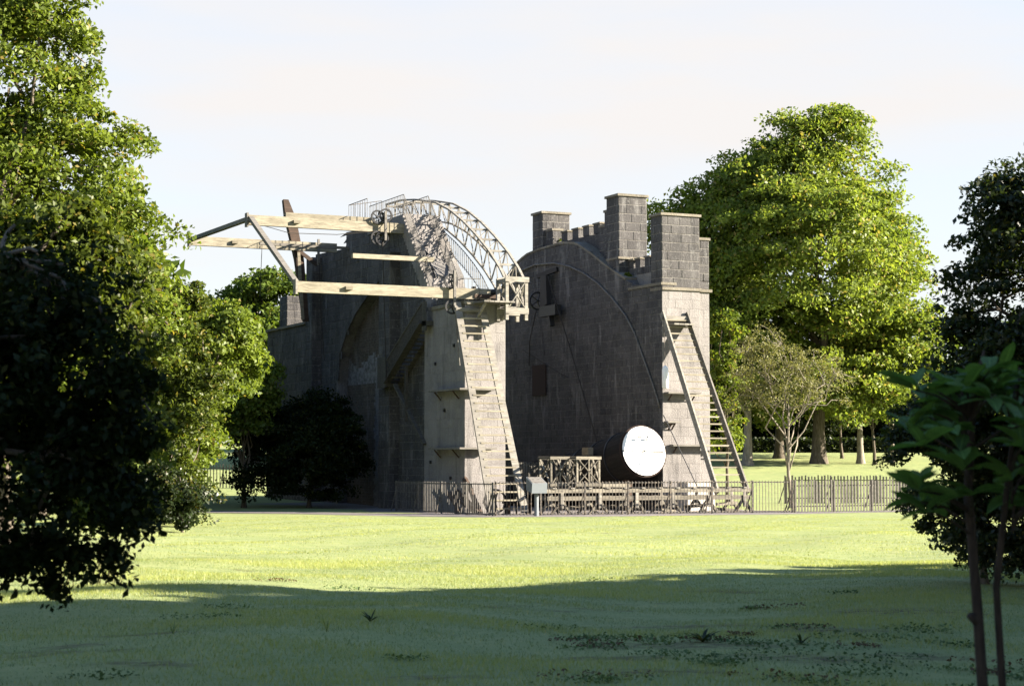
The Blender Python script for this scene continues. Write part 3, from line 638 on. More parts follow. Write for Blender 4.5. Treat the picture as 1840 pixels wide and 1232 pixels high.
MB().tube([(8.95, -.3, 7.4), (8.9, -.25, 10.0)], .012, 5).build('cord', M['iron'], cw)
tag(MB().tube([(8.8, -.35, 4.9), (9.3, -3.0, 1.1)], .025, 6).build('iron_stay', M['dark_iron'], None, at=(9.3, -3.0, 1.1)), 'thin dark iron stay slanting down beside the white telescope cover', 'rod')

# low trackway of timber
tw = thing('timber_trackway', (5.1, -5.5, 0), 'long low timber trackway on angled legs behind the iron fence', 'trackway')
for y in (-5.6, -4.4):
    MB().box(-.5, 10.7, y-.09, y+.09, 1.02, 1.20).build('rail', M['old_timber'], tw); MB().box(-.45, 10.65, y-.07, y+.07, .66, .86, .5).build('rail', M['old_timber'], tw)
    for k in range(6):
        x = .3 + k*2.0
        MB().bar((x, y, .7), (x-.55, y, -.05), .10, .16, (0,1,0)).build('leg', M['old_timber'], tw); MB().bar((x, y+.01, .7), (x+.55, y+.01, -.05), .10, .16, (0,1,0)).build('leg', M['old_timber'], tw)
        MB().box(x-.08, x+.08, y-.13, y-.075, .3, 1.02).build('post', M['grey_timber'], tw)
for k in range(12): MB().box(-.2+k*.95, 0.0+k*.95, -5.75, -4.25, 1.205, 1.27).build('sleeper', M['grey_timber'], tw)
for k, (x, yy, z) in enumerate([(1.0,-5.0,.25),(2.8,-5.1,.2),(4.4,-4.9,.3),(6.1,-5.2,.22),(7.9,-5.0,.3),(9.5,-5.1,.2),(9.9,-4.7,.4)]): MB().bar((x-.6, yy, z), (x+.7, yy+.2, z+random.uniform(-.15,.2)), .12, .14).build('cross_brace', M['old_timber'], tw)
def crate(x0, x1, y0, y1, z0, z1, label):
    t = thing('truss_box', ((x0+x1)/2, (y0+y1)/2, z0), label, 'truss box', 'braced timber boxes on the trackway'); w_ = .09
    for x in (x0+w_/2, x1-w_/2):
        for y in (y0+w_/2, y1-w_/2): MB().box(x-w_/2, x+w_/2, y-w_/2, y+w_/2, z0, z1).build('post', M['old_timber'], t)
    for z in (z0+.12, z1+.04):
        for y in (y0, y1): MB().box(x0-.04, x1+.04, y-.05, y+.05, z-.07, z+.07).build('rail', M['old_timber'], t)
        for x in (x0, x1): MB().box(x-.03, x+.03, y0+.052, y1-.052, z-.06, z+.06).build('rail', M['old_timber'], t)
    for y in (y0+.0, y1):
        MB().bar((x0+.1, y+.02, z0+.2), (x1-.1, y+.02, z1-.05), .04, .09, (0,1,0)).build('cross_brace', M['old_timber'], t); MB().bar((x1-.1, y-.02, z0+.2), (x0+.1, y-.02, z1-.05), .04, .09, (0,1,0)).build('cross_brace', M['old_timber'], t)
        MB().box((x0+x1)/2-.03, (x0+x1)/2+.03, y-.065, y-.052, z0+.1, z1).build('mullion', M['old_timber'], t)
    for x in (x0, x1):
        MB().bar((x+.02, y0+.1, z0+.2), (x+.02, y1-.1, z1-.05), .04, .08, (1,0,0)).build('cross_brace', M['old_timber'], t); MB().bar((x-.02, y1-.1, z0+.2), (x-.02, y0+.1, z1-.05), .04, .08, (1,0,0)).build('cross_brace', M['old_timber'], t)
    return t
crate(1.22, 2.48, -5.4, -4.5, 1.275, 2.62, 'cross-braced timber box on the trackway, its white boards facing the lawn')
crate(.1, 1.05, -4.9, -3.6, 1.275, 2.62, 'cross-braced timber box set back on the trackway beside the slatted hurdle')
hd = thing('slatted_hurdle', (-.4, -3.3, 0), 'dark slatted timber hurdle standing behind the braced boxes', 'hurdle')
for k in range(9): MB().box(-1.0+k*.14, -.91+k*.14, -3.3, -3.26, .9, 2.45).build('slat', M['stair_timber'], hd)
for z in (1.1, 2.2): MB().box(-1.05, .3, -3.255, -3.2, z, z+.08).build('rail', M['stair_timber'], hd)
for x in (-.9, .15): MB().box(x, x+.07, -3.19, -3.12, 0, 2.4).build('post', M['stair_timber'], hd)
for i, (x0, x1, y, z, l) in enumerate([(2.6, 4.1, -5.4, 1.275, 'pale board lying flat on the trackway next to the braced box')]): tag(MB().box(x0, x1, y, y+.35, z, z+.16).build('loose_board', M['old_timber'], None, at=(x0, y, z)), l, 'board')
tag(MB().add([(9.5,-1.6,0),(11.1,-1.6,0),(11.1,-.4,0),(9.5,-.4,0),(9.5,-1.6,1.42),(11.1,-1.6,1.50),(11.1,-.4,1.5),(9.55,-.4,1.46)], [(0,3,2,1),(4,5,6,7),(0,1,5,4),(1,2,6,5),(2,3,7,6),(3,0,4,7)], .95).build('stone_block', M['pale_stone'], None, at=(10.3, -1, 0)), 'big pale stone block at the foot of the three-turret wall', 'block')

# tools and timbers leaning in the yard by the pier
bl = thing('timber_stack', (-2.9, -3.2, 0), 'dark timbers and old ironwork leaning against the base of the pier', 'timbers')
for k in range(7): MB().bar((-3.3+random.uniform(-.4,.6), -3.0+random.uniform(-1,1), 0), (-3.1+random.uniform(-.6,.6), -1.6+random.uniform(-.8,.8), random.uniform(.9,1.7)), .12, .2, (0,1,0)).build('timber', M['dark_timber'], bl)
pulley(bl, -2.2, -3.6, .62, .55); MB().box(-1.7, -.4, -3.9, -3.3, .5, .66).build('bench', M['dark_timber'], bl)
for x in (-1.6, -.5): MB().box(x, x+.1, -3.85, -3.35, 0, .5).build('bench_leg', M['dark_timber'], bl)

# ------------------------------------------------------------------ fences and sign
def fence(name, pts, h, step, bw, mat, label, rails=(.12, .9), post=2.4, group=None, jit=0):
    t = thing(name, (pts[0][0], pts[0][1], float(terrain(*pts[0]))), label, 'fence', group); sh = None; P = [Vector((*p, 0)) for p in pts]; base = worg(t)
    for a, b in zip(P, P[1:]):
        n = int((b - a).length / step); d = (b - a).normalized(); ang = math.atan2(d.y, d.x)
        za, zb = float(terrain(a.x, a.y)), float(terrain(b.x, b.y))
        for r in rails: MB().bar((a.x, a.y, za+h*r), (b.x, b.y, zb+h*r), .03, .05, (0,0,1)).build('rail', M[mat], t)
        for k in range(n + 1):
            p = a.lerp(b, k / n); z = float(terrain(p.x, p.y))
            if sh is None: sh = MB().box(-bw/2, bw/2, -.05, -.05 + min(bw, .02), 0, h).build('bar', M[mat], t, at=(0,0,0)); o = sh
            else: o = bpy.data.objects.new('bar', sh.data); link(o, t)
            o.location = Vector((p.x, p.y, z+.03)) - base; o.rotation_euler = (random.uniform(-jit,jit), random.uniform(-jit,jit), ang)
            if jit: o.scale = (random.uniform(.8,1.2), 1, random.uniform(.95, 1.03))
        m = max(1, int(round((b - a).length / post)))
        for k in range(m + 1):
            p = a.lerp(b, k / m); z = float(terrain(p.x, p.y)); MB().box(p.x-.035, p.x+.035, p.y+.02, p.y+.09, z-.1, z+h+.04).build('post', M[mat], t)
            MB().bar((p.x, p.y+.06, z+h*.75), (p.x+d.y*.7*0 - d.y*.0, p.y+.75, z), .04, .05, (1,0,0)).build('stay', M[mat], t)
    return t
fence('iron_fence', [(-3.7, -7.0), (12.25, -7.0)], 1.55, .175, .022, 'iron', 'long iron bar fence in front of the timber trackway', (.06, .97), 2.28)
fence('iron_fence', [(-4.0, 4.5), (-3.8, -6.9)], 1.5, .2, .022, 'pale_iron', 'iron bar fence running back along the shaded side of the wall pier', (.06, .97), 2.85)
fence('paling_fence', [(12.4, -7.0), (19.8, -6.2)], 1.55, .19, .085, 'stair_timber', 'grey paling fence with a small dry tree behind it, next to the iron fence', (.2, .85), 2.4, 'paling fences', .012)
fence('paling_fence', [(22.0, 8.5), (29.5, 5.5)], 1.6, .19, .085, 'stair_timber', 'grey paling fence set further back beyond the gravel path, by the leafy bush', (.2, .85), 2.4, 'paling fences', .012)
fence('paling_fence', [(-5.4, 40.4), (-.4, 38)], 1.6, .21, .06, 'stair_timber', 'grey paling fence in front of the far lawn beside the dark bush', (.2, .85), 2.4, 'paling fences', .012)
si = thing('information_lectern', (-2.0, -7.7, 0), 'sloping pale grey information lectern on a post at the fence', 'sign')
MB().tube([(-2.0, -7.7, -.05), (-2.0, -7.7, 1.35)], .10, 10).build('post', M['grey_paint'], si)
MB().add([(-2.38,-8.0,1.05),(-1.62,-8.0,1.05),(-1.62,-7.4,1.2),(-2.38,-7.4,1.2),(-2.38,-8.05,1.48),(-1.62,-8.05,1.48),(-1.62,-7.4,1.78),(-2.38,-7.4,1.78)], [(0,3,2,1),(4,5,6,7),(0,1,5,4),(1,2,6,5),(2,3,7,6),(3,0,4,7)]).build('case', M['grey_paint'], si)
MB().add([(-2.34,-8.0,1.505),(-1.66,-8.0,1.505),(-1.66,-7.43,1.77),(-2.34,-7.43,1.77),(-2.34,-8.0,1.52),(-1.66,-8.0,1.52),(-1.66,-7.43,1.785),(-2.34,-7.43,1.785)], [(0,3,2,1),(4,5,6,7),(0,1,5,4),(1,2,6,5),(2,3,7,6),(3,0,4,7)]).build('panel', M['pale_iron'], si)

# ------------------------------------------------------------------ vegetation
def np_mesh(name, V, F4, tone, mat, smooth=False):
    me = bpy.data.meshes.new(name); n = len(V); k = F4.shape[1]; m = len(F4)
    me.vertices.add(n); me.vertices.foreach_set('co', V.astype(np.float32).ravel())
    me.loops.add(m * k); me.loops.foreach_set('vertex_index', F4.astype(np.int32).ravel())
    me.polygons.add(m); me.polygons.foreach_set('loop_start', np.arange(0, m*k, k, dtype=np.int32)); me.polygons.foreach_set('loop_total', np.full(m, k, dtype=np.int32))
    a = me.attributes.new('tone', 'FLOAT', 'FACE'); a.data.foreach_set('value', tone.astype(np.float32))
    me.update(); me.materials.append(mat); return me
def unit(v): return v / np.maximum(np.linalg.norm(v, axis=-1, keepdims=True), 1e-9)
def leaf_quads(C, size, nrm, rng, aspect=.55):
    n = len(C); a = unit(np.cross(nrm, rng.normal(size=(n, 3)))); b = np.cross(nrm, a)
    s = (size * rng.uniform(.65, 1.35, n))[:, None]
    a = a * s * .5; b = b * s * .5 * aspect; fold = nrm * s * .12
    V = np.stack([C - a, C - b*1.0 - a*.1 + fold, C + a, C + b*1.0 - a*.1 + fold], 1).reshape(-1, 3)
    return V, np.arange(4 * n).reshape(n, 4)
def crown_mesh(name, ells, n_clump, n_leaf, size, cr, mat, rng, shell=.55, flat=.55, droop=.25, up=.5, aspect=.55, old=.06, fade=None):
    vol = np.array([e[3]*e[4]*e[5] for e in ells]) ** .75; pick = rng.choice(len(ells), n_clump, p=vol / vol.sum())
    E = np.array(ells, float)[pick]; d = unit(rng.normal(size=(n_clump, 3))); d[:, 2] = np.where(d[:, 2] < -.55, -d[:, 2], d[:, 2])
    rr = rng.uniform(shell, 1.0, n_clump) ** .6 * rng.uniform(.80, 1.18, n_clump); CC = E[:, :3] + d * E[:, 3:6] * rr[:, None]
    per = n_leaf // n_clump; idx = np.repeat(np.arange(n_clump), per); n = len(idx)
    q = unit(rng.normal(size=(n, 3))) * (rng.uniform(0, 1, n) ** .5)[:, None]; R_ = cr * rng.uniform(.55, 1.4, n_clump)
    off = q * R_[idx][:, None]; off[:, 2] *= flat
    out = d[idx]; rad = (off * out).sum(1); off[:, 2] -= droop * np.maximum(0, rad)
    P = CC[idx] + off
    if fade is not None:
        kp = rng.uniform(size=n) < np.clip((fade[1] - CC[idx][:, 2] + rng.normal(size=n_clump)[idx]*.12) / (fade[1] - fade[0]), 0, 1); P, idx, out = P[kp], idx[kp], out[kp]; n = len(P)
    nr = unit(rng.normal(size=(n, 3)) + np.array([0, 0, up]) + out * .6)
    V, F = leaf_quads(P, size, nr, rng, aspect)
    ct = rng.uniform(0, .75, n_clump); tone = np.clip(ct[idx] * .6 + rng.uniform(0, .45, n), 0, .9); tone = np.where(rng.uniform(size=n) < old, 1.0, tone)
    return np_mesh(name, V, F, tone, M[mat]), CC
def limbs(base, top, CC, r0, rng, n_limb=9, n_twig=40, wob=.06, thin=.012):
    mb = MB(); base = Vector(base); top = Vector(top); H = (top - base).length
    def path(a, b, ra, rb, n=5, bend=.08, seg=6):
        L = (b - a).length; pts = []; 
        for i in range(n):
            u = i / (n-1); p = a.lerp(b, u); p = p + Vector((rng.normal(), rng.normal(), rng.normal()*.5 + .8*math.sin(math.pi*u))) * (bend * L * math.sin(math.pi*u)); pts.append(p)
        mb.tube(pts, [ra + (rb-ra)*i/(n-1) for i in range(n)], seg, False); return pts
    pts = [base + Vector((0,0,-.3))] + [base.lerp(top, u) + Vector((rng.normal(), rng.normal(), 0)) * (wob*H*.3*u) for u in (.0, .04, .12, .3, .5, .7, .85, 1)]
    rr = [r0*1.75, r0*1.6, r0*1.25, r0, r0*.85, r0*.68, r0*.5, r0*.34, r0*.12]
    mb.tube(pts, rr, 9, False)
    C = [Vector(c) for c in CC[rng.permutation(len(CC))[:n_limb + n_twig]]]; ends = []
    for c in C[:n_limb]:
        j = int(rng.integers(4, 8)); ends += path(pts[j], c, rr[j]*.55, thin*2)[1:]
    for c in C[n_limb:]:
        q = min(ends + pts[4:], key=lambda e: (e - c).length); path(q, c, max(thin*1.6, r0*.1), thin, 4, .10, 5)
    return mb
TPROTO = {}
def tree(key, name, lat, s, ells, n_clump, n_leaf, size, cr, mat, label, cat='tree', trunk=None, bark='bark', group=None, seed=0, zoff=0, n_limb=9, n_twig=40, base=None, **kw):
    """ells: (dx across the view axis, dy along it, height above ground, rx, ry, rz)"""
    rng = np.random.default_rng(seed + 100); x, y = plan(lat, s) if base is None else base; z = float(terrain(x, y))
    E = [(RGT[0]*a + FWD[0]*b, RGT[1]*a + FWD[1]*b, c, rx, ry, rz) for a, b, c, rx, ry, rz in ells]
    t = thing(name, (x, y, z), label, cat, group)
    me, CC = crown_mesh('crown', E, n_clump, n_leaf, size, cr, mat, rng, **kw)
    link(bpy.data.objects.new('crown', me), t)
    if trunk:
        h, r = trunk; mb = limbs((0, 0, 0), (rng.normal()*.02*h, rng.normal()*.02*h, h), CC, r, rng, n_limb, n_twig)
        mb.v = [(a+x, b+y, c+z) for a, b, c in mb.v]; mb.build('trunk', M[bark], t, True, fix=False)
    TPROTO[key] = t; return t
def copy_tree(key, lat, s, label, rot=0, sc=1.0, group=None, cat='tree'):
    src = TPROTO[key]; x, y = plan(lat, s); c = src.copy(); COL.objects.link(c); c.location = (x, y, float(terrain(x, y))); c.rotation_euler = (0, 0, rot); c.scale = (sc,)*3
    c['label'] = label
    if group: c['group'] = group
    for ch in src.children: k = ch.copy(); COL.objects.link(k); k.parent = c
    return c
def pe(s, px, py, rx, ry, lat0, z0, depth=1.0, dy=0):   # crown lobe measured as a size and bearing at distance s
    k = 3400 / s; return ((px - 920) / k - lat0, dy, 2.25 + (838 - py) / k - z0, rx / k, rx / k * depth, ry / k)

# left: tall sunlit tree, then trees receding
s = 38; l0 = -10.2; z0 = .43
tree('tall', 'broadleaf_tree', l0, s, [pe(s, 20, 110, 150, 190, l0, z0), pe(s, 95, 330, 165, 170, l0, z0), pe(s, 140, 560, 170, 190, l0, z0), pe(s, 60, 760, 200, 160, l0, z0), pe(s, -160, 420, 200, 360, l0, z0), pe(s, 215, 430, 90, 90, l0, z0), pe(s, 220, 560, 90, 100, l0, z0), pe(s, 60, 20, 90, 120, l0, z0), pe(s, 20, 300, 150, 120, l0, z0)],
     620, 90000, .12, .50, 'leaf_yellow', 'tall sunlit broadleaf tree with loose yellow-green crown reaching above everything else', trunk=(9.5, .22), seed=1, n_twig=70, flat=.6, old=.05, shell=.35)
s = 70; l0 = (330-920)/3400*s; z0 = .12
tree('mid', 'leafy_tree', l0, s, [pe(s, 300, 620, 80, 120, l0, z0), pe(s, 320, 760, 75, 110, l0, z0), pe(s, 265, 830, 90, 110, l0, z0), pe(s, 330, 540, 32, 40, l0, z0), pe(s, 375, 700, 45, 60, l0, z0), pe(s, 330, 870, 50, 45, l0, z0), pe(s, 270, 920, 70, 40, l0, z0)],
     260, 30000, .17, .52, 'leaf_mid', 'leafy small tree with dark gaps and yellow-lit leaves hanging over the lawn edge', trunk=(5.5, .06), seed=2, old=.05, shell=.2)
s = 80; l0 = (285-920)/3400*s; z0 = 0
tree('mid2', 'leafy_tree', l0, s, [pe(s, 395, 615, 75, 68, l0, z0), pe(s, 430, 670, 52, 60, l0, z0), pe(s, 350, 680, 75, 90, l0, z0), pe(s, 330, 800, 70, 80, l0, z0)],
     300, 30000, .2, .6, 'leaf_yellow', 'rounded yellow-green tree close to the dark end of the tall wall', trunk=(6, .14), seed=3, old=.02)
s = 104; l0 = (440-920)/3400*s
tree('mid3', 'leafy_tree', l0, s, [pe(s, 445, 745, 50, 70, l0, 0), pe(s, 395, 745, 60, 75, l0, 0), pe(s, 475, 700, 30, 60, l0, 0), pe(s, 440, 690, 60, 60, l0, 0)],
     170, 20000, .22, .7, 'leaf_green', 'dark green tree low in the shade beside the tall wall', trunk=(4.5, .12), seed=4)
s = 60; l0 = (330-920)/3400*s; z0 = .2
tree('low', 'shrub', l0, s, [pe(s, 320, 925, 40, 34, l0, z0), pe(s, 270, 915, 60, 45, l0, z0), pe(s, 220, 900, 60, 60, l0, z0)],
     70, 8000, .13, .35, 'leaf_dark', 'low dark shrub at the lawn edge under the leafy small tree', 'shrub', trunk=(.7, .04), seed=44, shell=.2)
s = 150; l0 = (455-920)/3400*s; z0 = 2.5
tree('far', 'broadleaf_tree', l0, s, [pe(s, 470, 560, 70, 75, l0, z0), pe(s, 420, 570, 60, 50, l0, z0), pe(s, 520, 560, 50, 75, l0, z0), pe(s, 460, 660, 110, 90, l0, z0)],
     260, 22000, .42, 1.0, 'leaf_green', 'distant round-headed tree rising behind the tall wall and the cantilever beams', trunk=(14, .4), seed=5)
# right: great beech
s = 150; l0 = (1470-920)/3400*s
tree('beech', 'beech_tree', l0, s, [pe(s, 1450, 500, 210, 170, l0, z0), pe(s, 1440, 330, 125, 95, l0, z0), pe(s, 1490, 265, 88, 60, l0, z0), pe(s, 1615, 335, 55, 62, l0, z0, dy=6), pe(s, 1640, 400, 42, 40, l0, z0, dy=6), pe(s, 1420, 225, 45, 28, l0, z0), pe(s, 1505, 212, 45, 25, l0, z0), pe(s, 1665, 590, 40, 50, l0, z0), pe(s, 1330, 310, 50, 40, l0, z0), pe(s, 1235, 410, 75, 62, l0, z0, dy=4), pe(s, 1285, 400, 85, 75, l0, z0, dy=3), pe(s, 1285, 480, 100, 90, l0, z0, dy=3), pe(s, 1330, 380, 90, 80, l0, z0, dy=1), pe(s, 1340, 430, 95, 95, l0, z0),
      pe(s, 1590, 500, 75, 120, l0, z0), pe(s, 1625, 630, 70, 75, l0, z0), pe(s, 1345, 610, 110, 140, l0, z0), pe(s, 1500, 640, 140, 110, l0, z0), pe(s, 1290, 540, 80, 120, l0, z0), pe(s, 1450, 440, 170, 120, l0, z0, dy=-3), pe(s, 1400, 690, 120, 70, l0, z0), pe(s, 1575, 690, 100, 80, l0, z0), pe(s, 1310, 690, 70, 80, l0, z0), pe(s, 1390, 320, 90, 70, l0, z0), pe(s, 1460, 725, 110, 55, l0, z0), pe(s, 1590, 720, 90, 55, l0, z0)],
     1500, 180000, .36, 1.6, 'leaf_beech', 'giant spreading beech with a dense sunlit crown towering over the three-turret wall', trunk=(18, .5), seed=6, n_twig=60, flat=.48, droop=.42, shell=.55)
tree('beech_low', 'beech_tree', l0 - 2, s + 8, [(-9, 0, 6, 6, 4, 5), (-2, 0, 7, 7, 4, 5.5), (5, 0, 6.5, 6, 4, 5), (10, 2, 7, 5, 4, 5), (-13, 0, 8, 5, 4, 6)],
     420, 34000, .45, 1.6, 'leaf_shade', 'dark low-branched tree filling the gap beneath the giant beech', trunk=(8, .4), seed=61, flat=.6, shell=.3)
s = 112; l0 = (1305-920)/3400*s
tree('lime', 'leafy_tree', l0, s, [pe(s, 1300, 610, 32, 50, l0, .1), pe(s, 1290, 760, 40, 90, l0, .1), pe(s, 1310, 690, 28, 60, l0, .1)],
     80, 7000, .26, .6, 'leaf_yellow', 'bright green young tree growing right against the end of the three-turret wall', trunk=(6.5, .1), seed=7)
s = 104; l0 = (1420-920)/3400*s
tree('dry', 'dry_tree', l0, s, [pe(s, 1420, 690, 95, 75, l0, 0), pe(s, 1375, 640, 60, 55, l0, 0), pe(s, 1475, 700, 70, 60, l0, 0), pe(s, 1350, 720, 55, 55, l0, 0)],
     190, 9500, .13, .6, 'leaf_dry', 'small half-bare dry tree with a pale crooked trunk behind the paling fence', trunk=(6.3, .11), bark='pale_bark', seed=8, n_limb=16, n_twig=150, shell=.2)
s = 150; l0 = (1545-920)/3400*s
tree('dry2', 'dry_tree', l0, s, [pe(s, 1535, 700, 50, 80, l0, 2.5), pe(s, 1500, 720, 45, 45, l0, 2.5)],
     90, 5000, .2, .8, 'leaf_dry', 'slim dry tree with brownish leaves and a stout pale trunk on the far lawn', trunk=(9, .26), bark='pale_bark', seed=9, n_limb=12, n_twig=80, shell=.2)
s = 148; l0 = (1342-920)/3400*s
tree('stump', 'beech_tree', l0, s, [pe(s, 1345, 690, 60, 70, l0, 2.4), pe(s, 1330, 600, 60, 80, l0, 2.4)],
     100, 9000, .4, 1.0, 'leaf_green', 'big tree with a flared pale trunk foot just beyond the wall end', trunk=(10, .36), bark='pale_bark', seed=10)
for i, (px, s, r) in enumerate(((1603, 152, .15), (1512, 158, .12), (1570, 149, .12))):
    l0 = (px-920)/3400*s
    tree('thin%d' % i, 'young_tree', l0, s, [pe(s, px, 650-10*i, 40, 70, l0, 2.6)], 50, 4200, .36, .9, 'leaf_beech',
         ['young tree with a straight pale trunk near the leafy bush on the far lawn', 'thin dark-stemmed young tree on the far lawn beyond the dry tree', 'slender young tree standing on the far lawn next to the stout pale trunk'][i], trunk=(8.5, r), bark='pale_bark' if i == 0 else 'bark', seed=20+i, group='young trees on the far lawn')
# dark bush in the wall's shade
x_, y_ = -5.6, 13.5
tree('wallbush', 'shrub', 0, 0, [(0, 0, 2.4, 2.3, 2.6, 2.6), (-2.6, 2.5, 2.4, 2.0, 2.2, 2.6), (.9, 1.0, 3.6, 1.6, 2.0, 2.3), (-1.2, 3.0, 4.0, 2.0, 2.2, 2.0), (1.2, -1.0, 1.2, 1.4, 1.6, 1.6), (-2.4, 0, 1.2, 1.8, 2, 1.6), (.3, 3, 5.0, 1.7, 1.8, 1.6), (-3.2, 4, 4.6, 1.8, 2, 2.2), (2.0, 0, 2.6, 1.3, 1.5, 2.4)], 460, 52000, .19, .65, 'leaf_dark',
     'large dark shrub in deep shade against the tall wall', 'shrub', trunk=(3, .12), seed=30, base=(x_, y_), shell=.3)
for i, (lat, s, sc) in enumerate(((17.5, 176, 1.25), (22, 179, 1.4), (26.5, 175, 1.2), (31, 178, 1.35), (35.5, 176, 1.25), (40, 178, 1.3), (-14, 176, 1.3), (-20, 174, 1.4))):
    copy_tree('wallbush', lat, s, 'dark shrub in the wood behind the far hedge' if lat > 0 else 'dark shrub at the wood edge beyond the far paling fence', rot=i * 1.3, sc=sc, group='dark shrubs at the wood edge')
# right: dark tree and bush near the camera, with their neighbours outside the picture
s = 25; l0 = 7.3; z0 = .55
tree('dark', 'dark_tree', l0, s, [pe(s, 1815, 400, 95, 105, l0, z0), pe(s, 1790, 560, 95, 130, l0, z0), pe(s, 1905, 420, 140, 150, l0, z0), pe(s, 1800, 700, 130, 120, l0, z0), pe(s, 1960, 650, 160, 200, l0, z0), pe(s, 1745, 620, 50, 90, l0, z0)],
     520, 40000, .085, .30, 'leaf_shade', 'shaded tree with ragged crown standing behind the sapling', trunk=(5.2, .12), seed=31, shell=.3, flat=.5)  # its shaded look is partly put into the leaf colour
s = 27; l0 = 6.7
tree('bush', 'shrub', l0, s, [pe(s, 1735, 800, 100, 100, l0, z0), pe(s, 1770, 930, 110, 105, l0, z0), pe(s, 1680, 810, 80, 85, l0, z0), pe(s, 1705, 940, 60, 90, l0, z0), pe(s, 1660, 760, 50, 50, l0, z0), pe(s, 1850, 880, 120, 165, l0, z0), pe(s, 1640, 905, 48, 28, l0, z0), pe(s, 1640, 800, 50, 50, l0, z0), pe(s, 1800, 1000, 100, 60, l0, z0), pe(s, 1790, 760, 110, 120, l0, z0)],
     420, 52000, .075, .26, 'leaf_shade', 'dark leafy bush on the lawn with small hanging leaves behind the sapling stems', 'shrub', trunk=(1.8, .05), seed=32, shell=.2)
# left: near shaded tree
s = 12.5; l0 = -4.9; z0 = .63
tree('near', 'shaded_tree', l0, s, [pe(s, 20, 720, 200, 270, l0, z0), pe(s, 150, 640, 125, 190, l0, z0), pe(s, 130, 860, 130, 160, l0, z0), pe(s, 20, 1020, 150, 80, l0, z0), pe(s, 205, 780, 95, 150, l0, z0), pe(s, 130, 1000, 90, 60, l0, z0), pe(s, 235, 920, 60, 45, l0, z0), pe(s, 30, 400, 80, 80, l0, z0), pe(s, -200, 740, 300, 380, l0, z0), pe(s, 60, 500, 120, 110, l0, z0)],
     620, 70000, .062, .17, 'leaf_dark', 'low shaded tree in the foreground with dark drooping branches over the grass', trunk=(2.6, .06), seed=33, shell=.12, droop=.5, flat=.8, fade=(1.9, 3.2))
s = 21; l0 = -7.2; z0 = .6
tree('near2', 'shaded_tree', l0, s, [pe(s, 60, 470, 150, 130, l0, z0), pe(s, 180, 520, 90, 110, l0, z0), pe(s, 235, 640, 70, 110, l0, z0), pe(s, 130, 400, 70, 80, l0, z0), pe(s, 250, 790, 60, 90, l0, z0), pe(s, 190, 900, 90, 80, l0, z0), pe(s, -100, 600, 180, 260, l0, z0)],
     330, 30000, .085, .26, 'leaf_mid', 'half-shaded leafy tree with yellow-lit outer leaves next to the low dark foreground branches', trunk=(3.6, .08), seed=35, shell=.2, droop=.35, flat=.7)
s = 68; l0 = (290-920)/3400*s; z0 = .14
tree('low2', 'shrub', l0, s, [pe(s, 300, 918, 50, 34, l0, z0), pe(s, 235, 915, 60, 40, l0, z0), pe(s, 345, 918, 38, 26, l0, z0), pe(s, 180, 905, 60, 60, l0, z0), pe(s, 290, 880, 60, 45, l0, z0), pe(s, 350, 890, 40, 30, l0, z0)],
     170, 18000, .14, .42, 'leaf_shade', 'dark ragged shrub rooted where the lawn meets the leafy trees', 'shrub', trunk=(.6, .03), seed=45, shell=.2)
shade = 'tall trees bordering the lawn outside the view'
sl = 'tall dense tree standing along the shaded edge of the lawn'
tree('dense', 'border_tree', 20, 14, [(0, 0, 8, 4.2, 4.2, 5.5), (1.5, 1, 5, 3.5, 3.5, 4), (-1, -1, 4.5, 3.5, 3.5, 3.8), (0, 0, 11.5, 3, 3, 3)], 330, 13000, .62, .95, 'leaf_green', sl, trunk=(11, .3), seed=90, shell=.2, group=shade)
for i, (lat, s, sc) in enumerate(((19, 6, 1.0), (19, -2, 1.0), (20, -10, 1.05), (16, 17.8, .8), (13.5, 10, .8), (26, 12, 1.25), (28, 5, 1.3), (12.5, 1, .8), (16, -16, 1), (24, 17, .95), (25, -3, 1.2), (15, 5, .85), (22, 10, 1.1), (30, -10, 1.3), (12, -8, .8),
        (13.5, 20.6, .58), (12.5, 23.2, .47), (12.5, 25.6, .40), (12.5, 27.6, .34), (12.3, 29.4, .29), (12, 31.2, .24), (11.5, 32.8, .19), (11, 34, .15))):
    copy_tree('dense', lat, s, sl, rot=i * 1.7, sc=sc, group=shade)

wl = 'tall dense tree added out of sight to shade the dark side of the tall wall'  # unseen trees added to block sky light from the west wall
for i, (lat, s, sc) in enumerate(((-36, 98, 1.4), (-39, 112, 1.5), (-37, 128, 1.5), (-46, 104, 1.6), (-34, 86, 1.15), (-48, 122, 1.6), (-22.5, 98, 1.15), (-25, 110, 1.25), (-22, 88, 1.0), (-26, 124, 1.2))):
    copy_tree('dense', lat, s, wl, rot=i * 2.1, sc=sc, group='added trees west of the telescope outside the view')

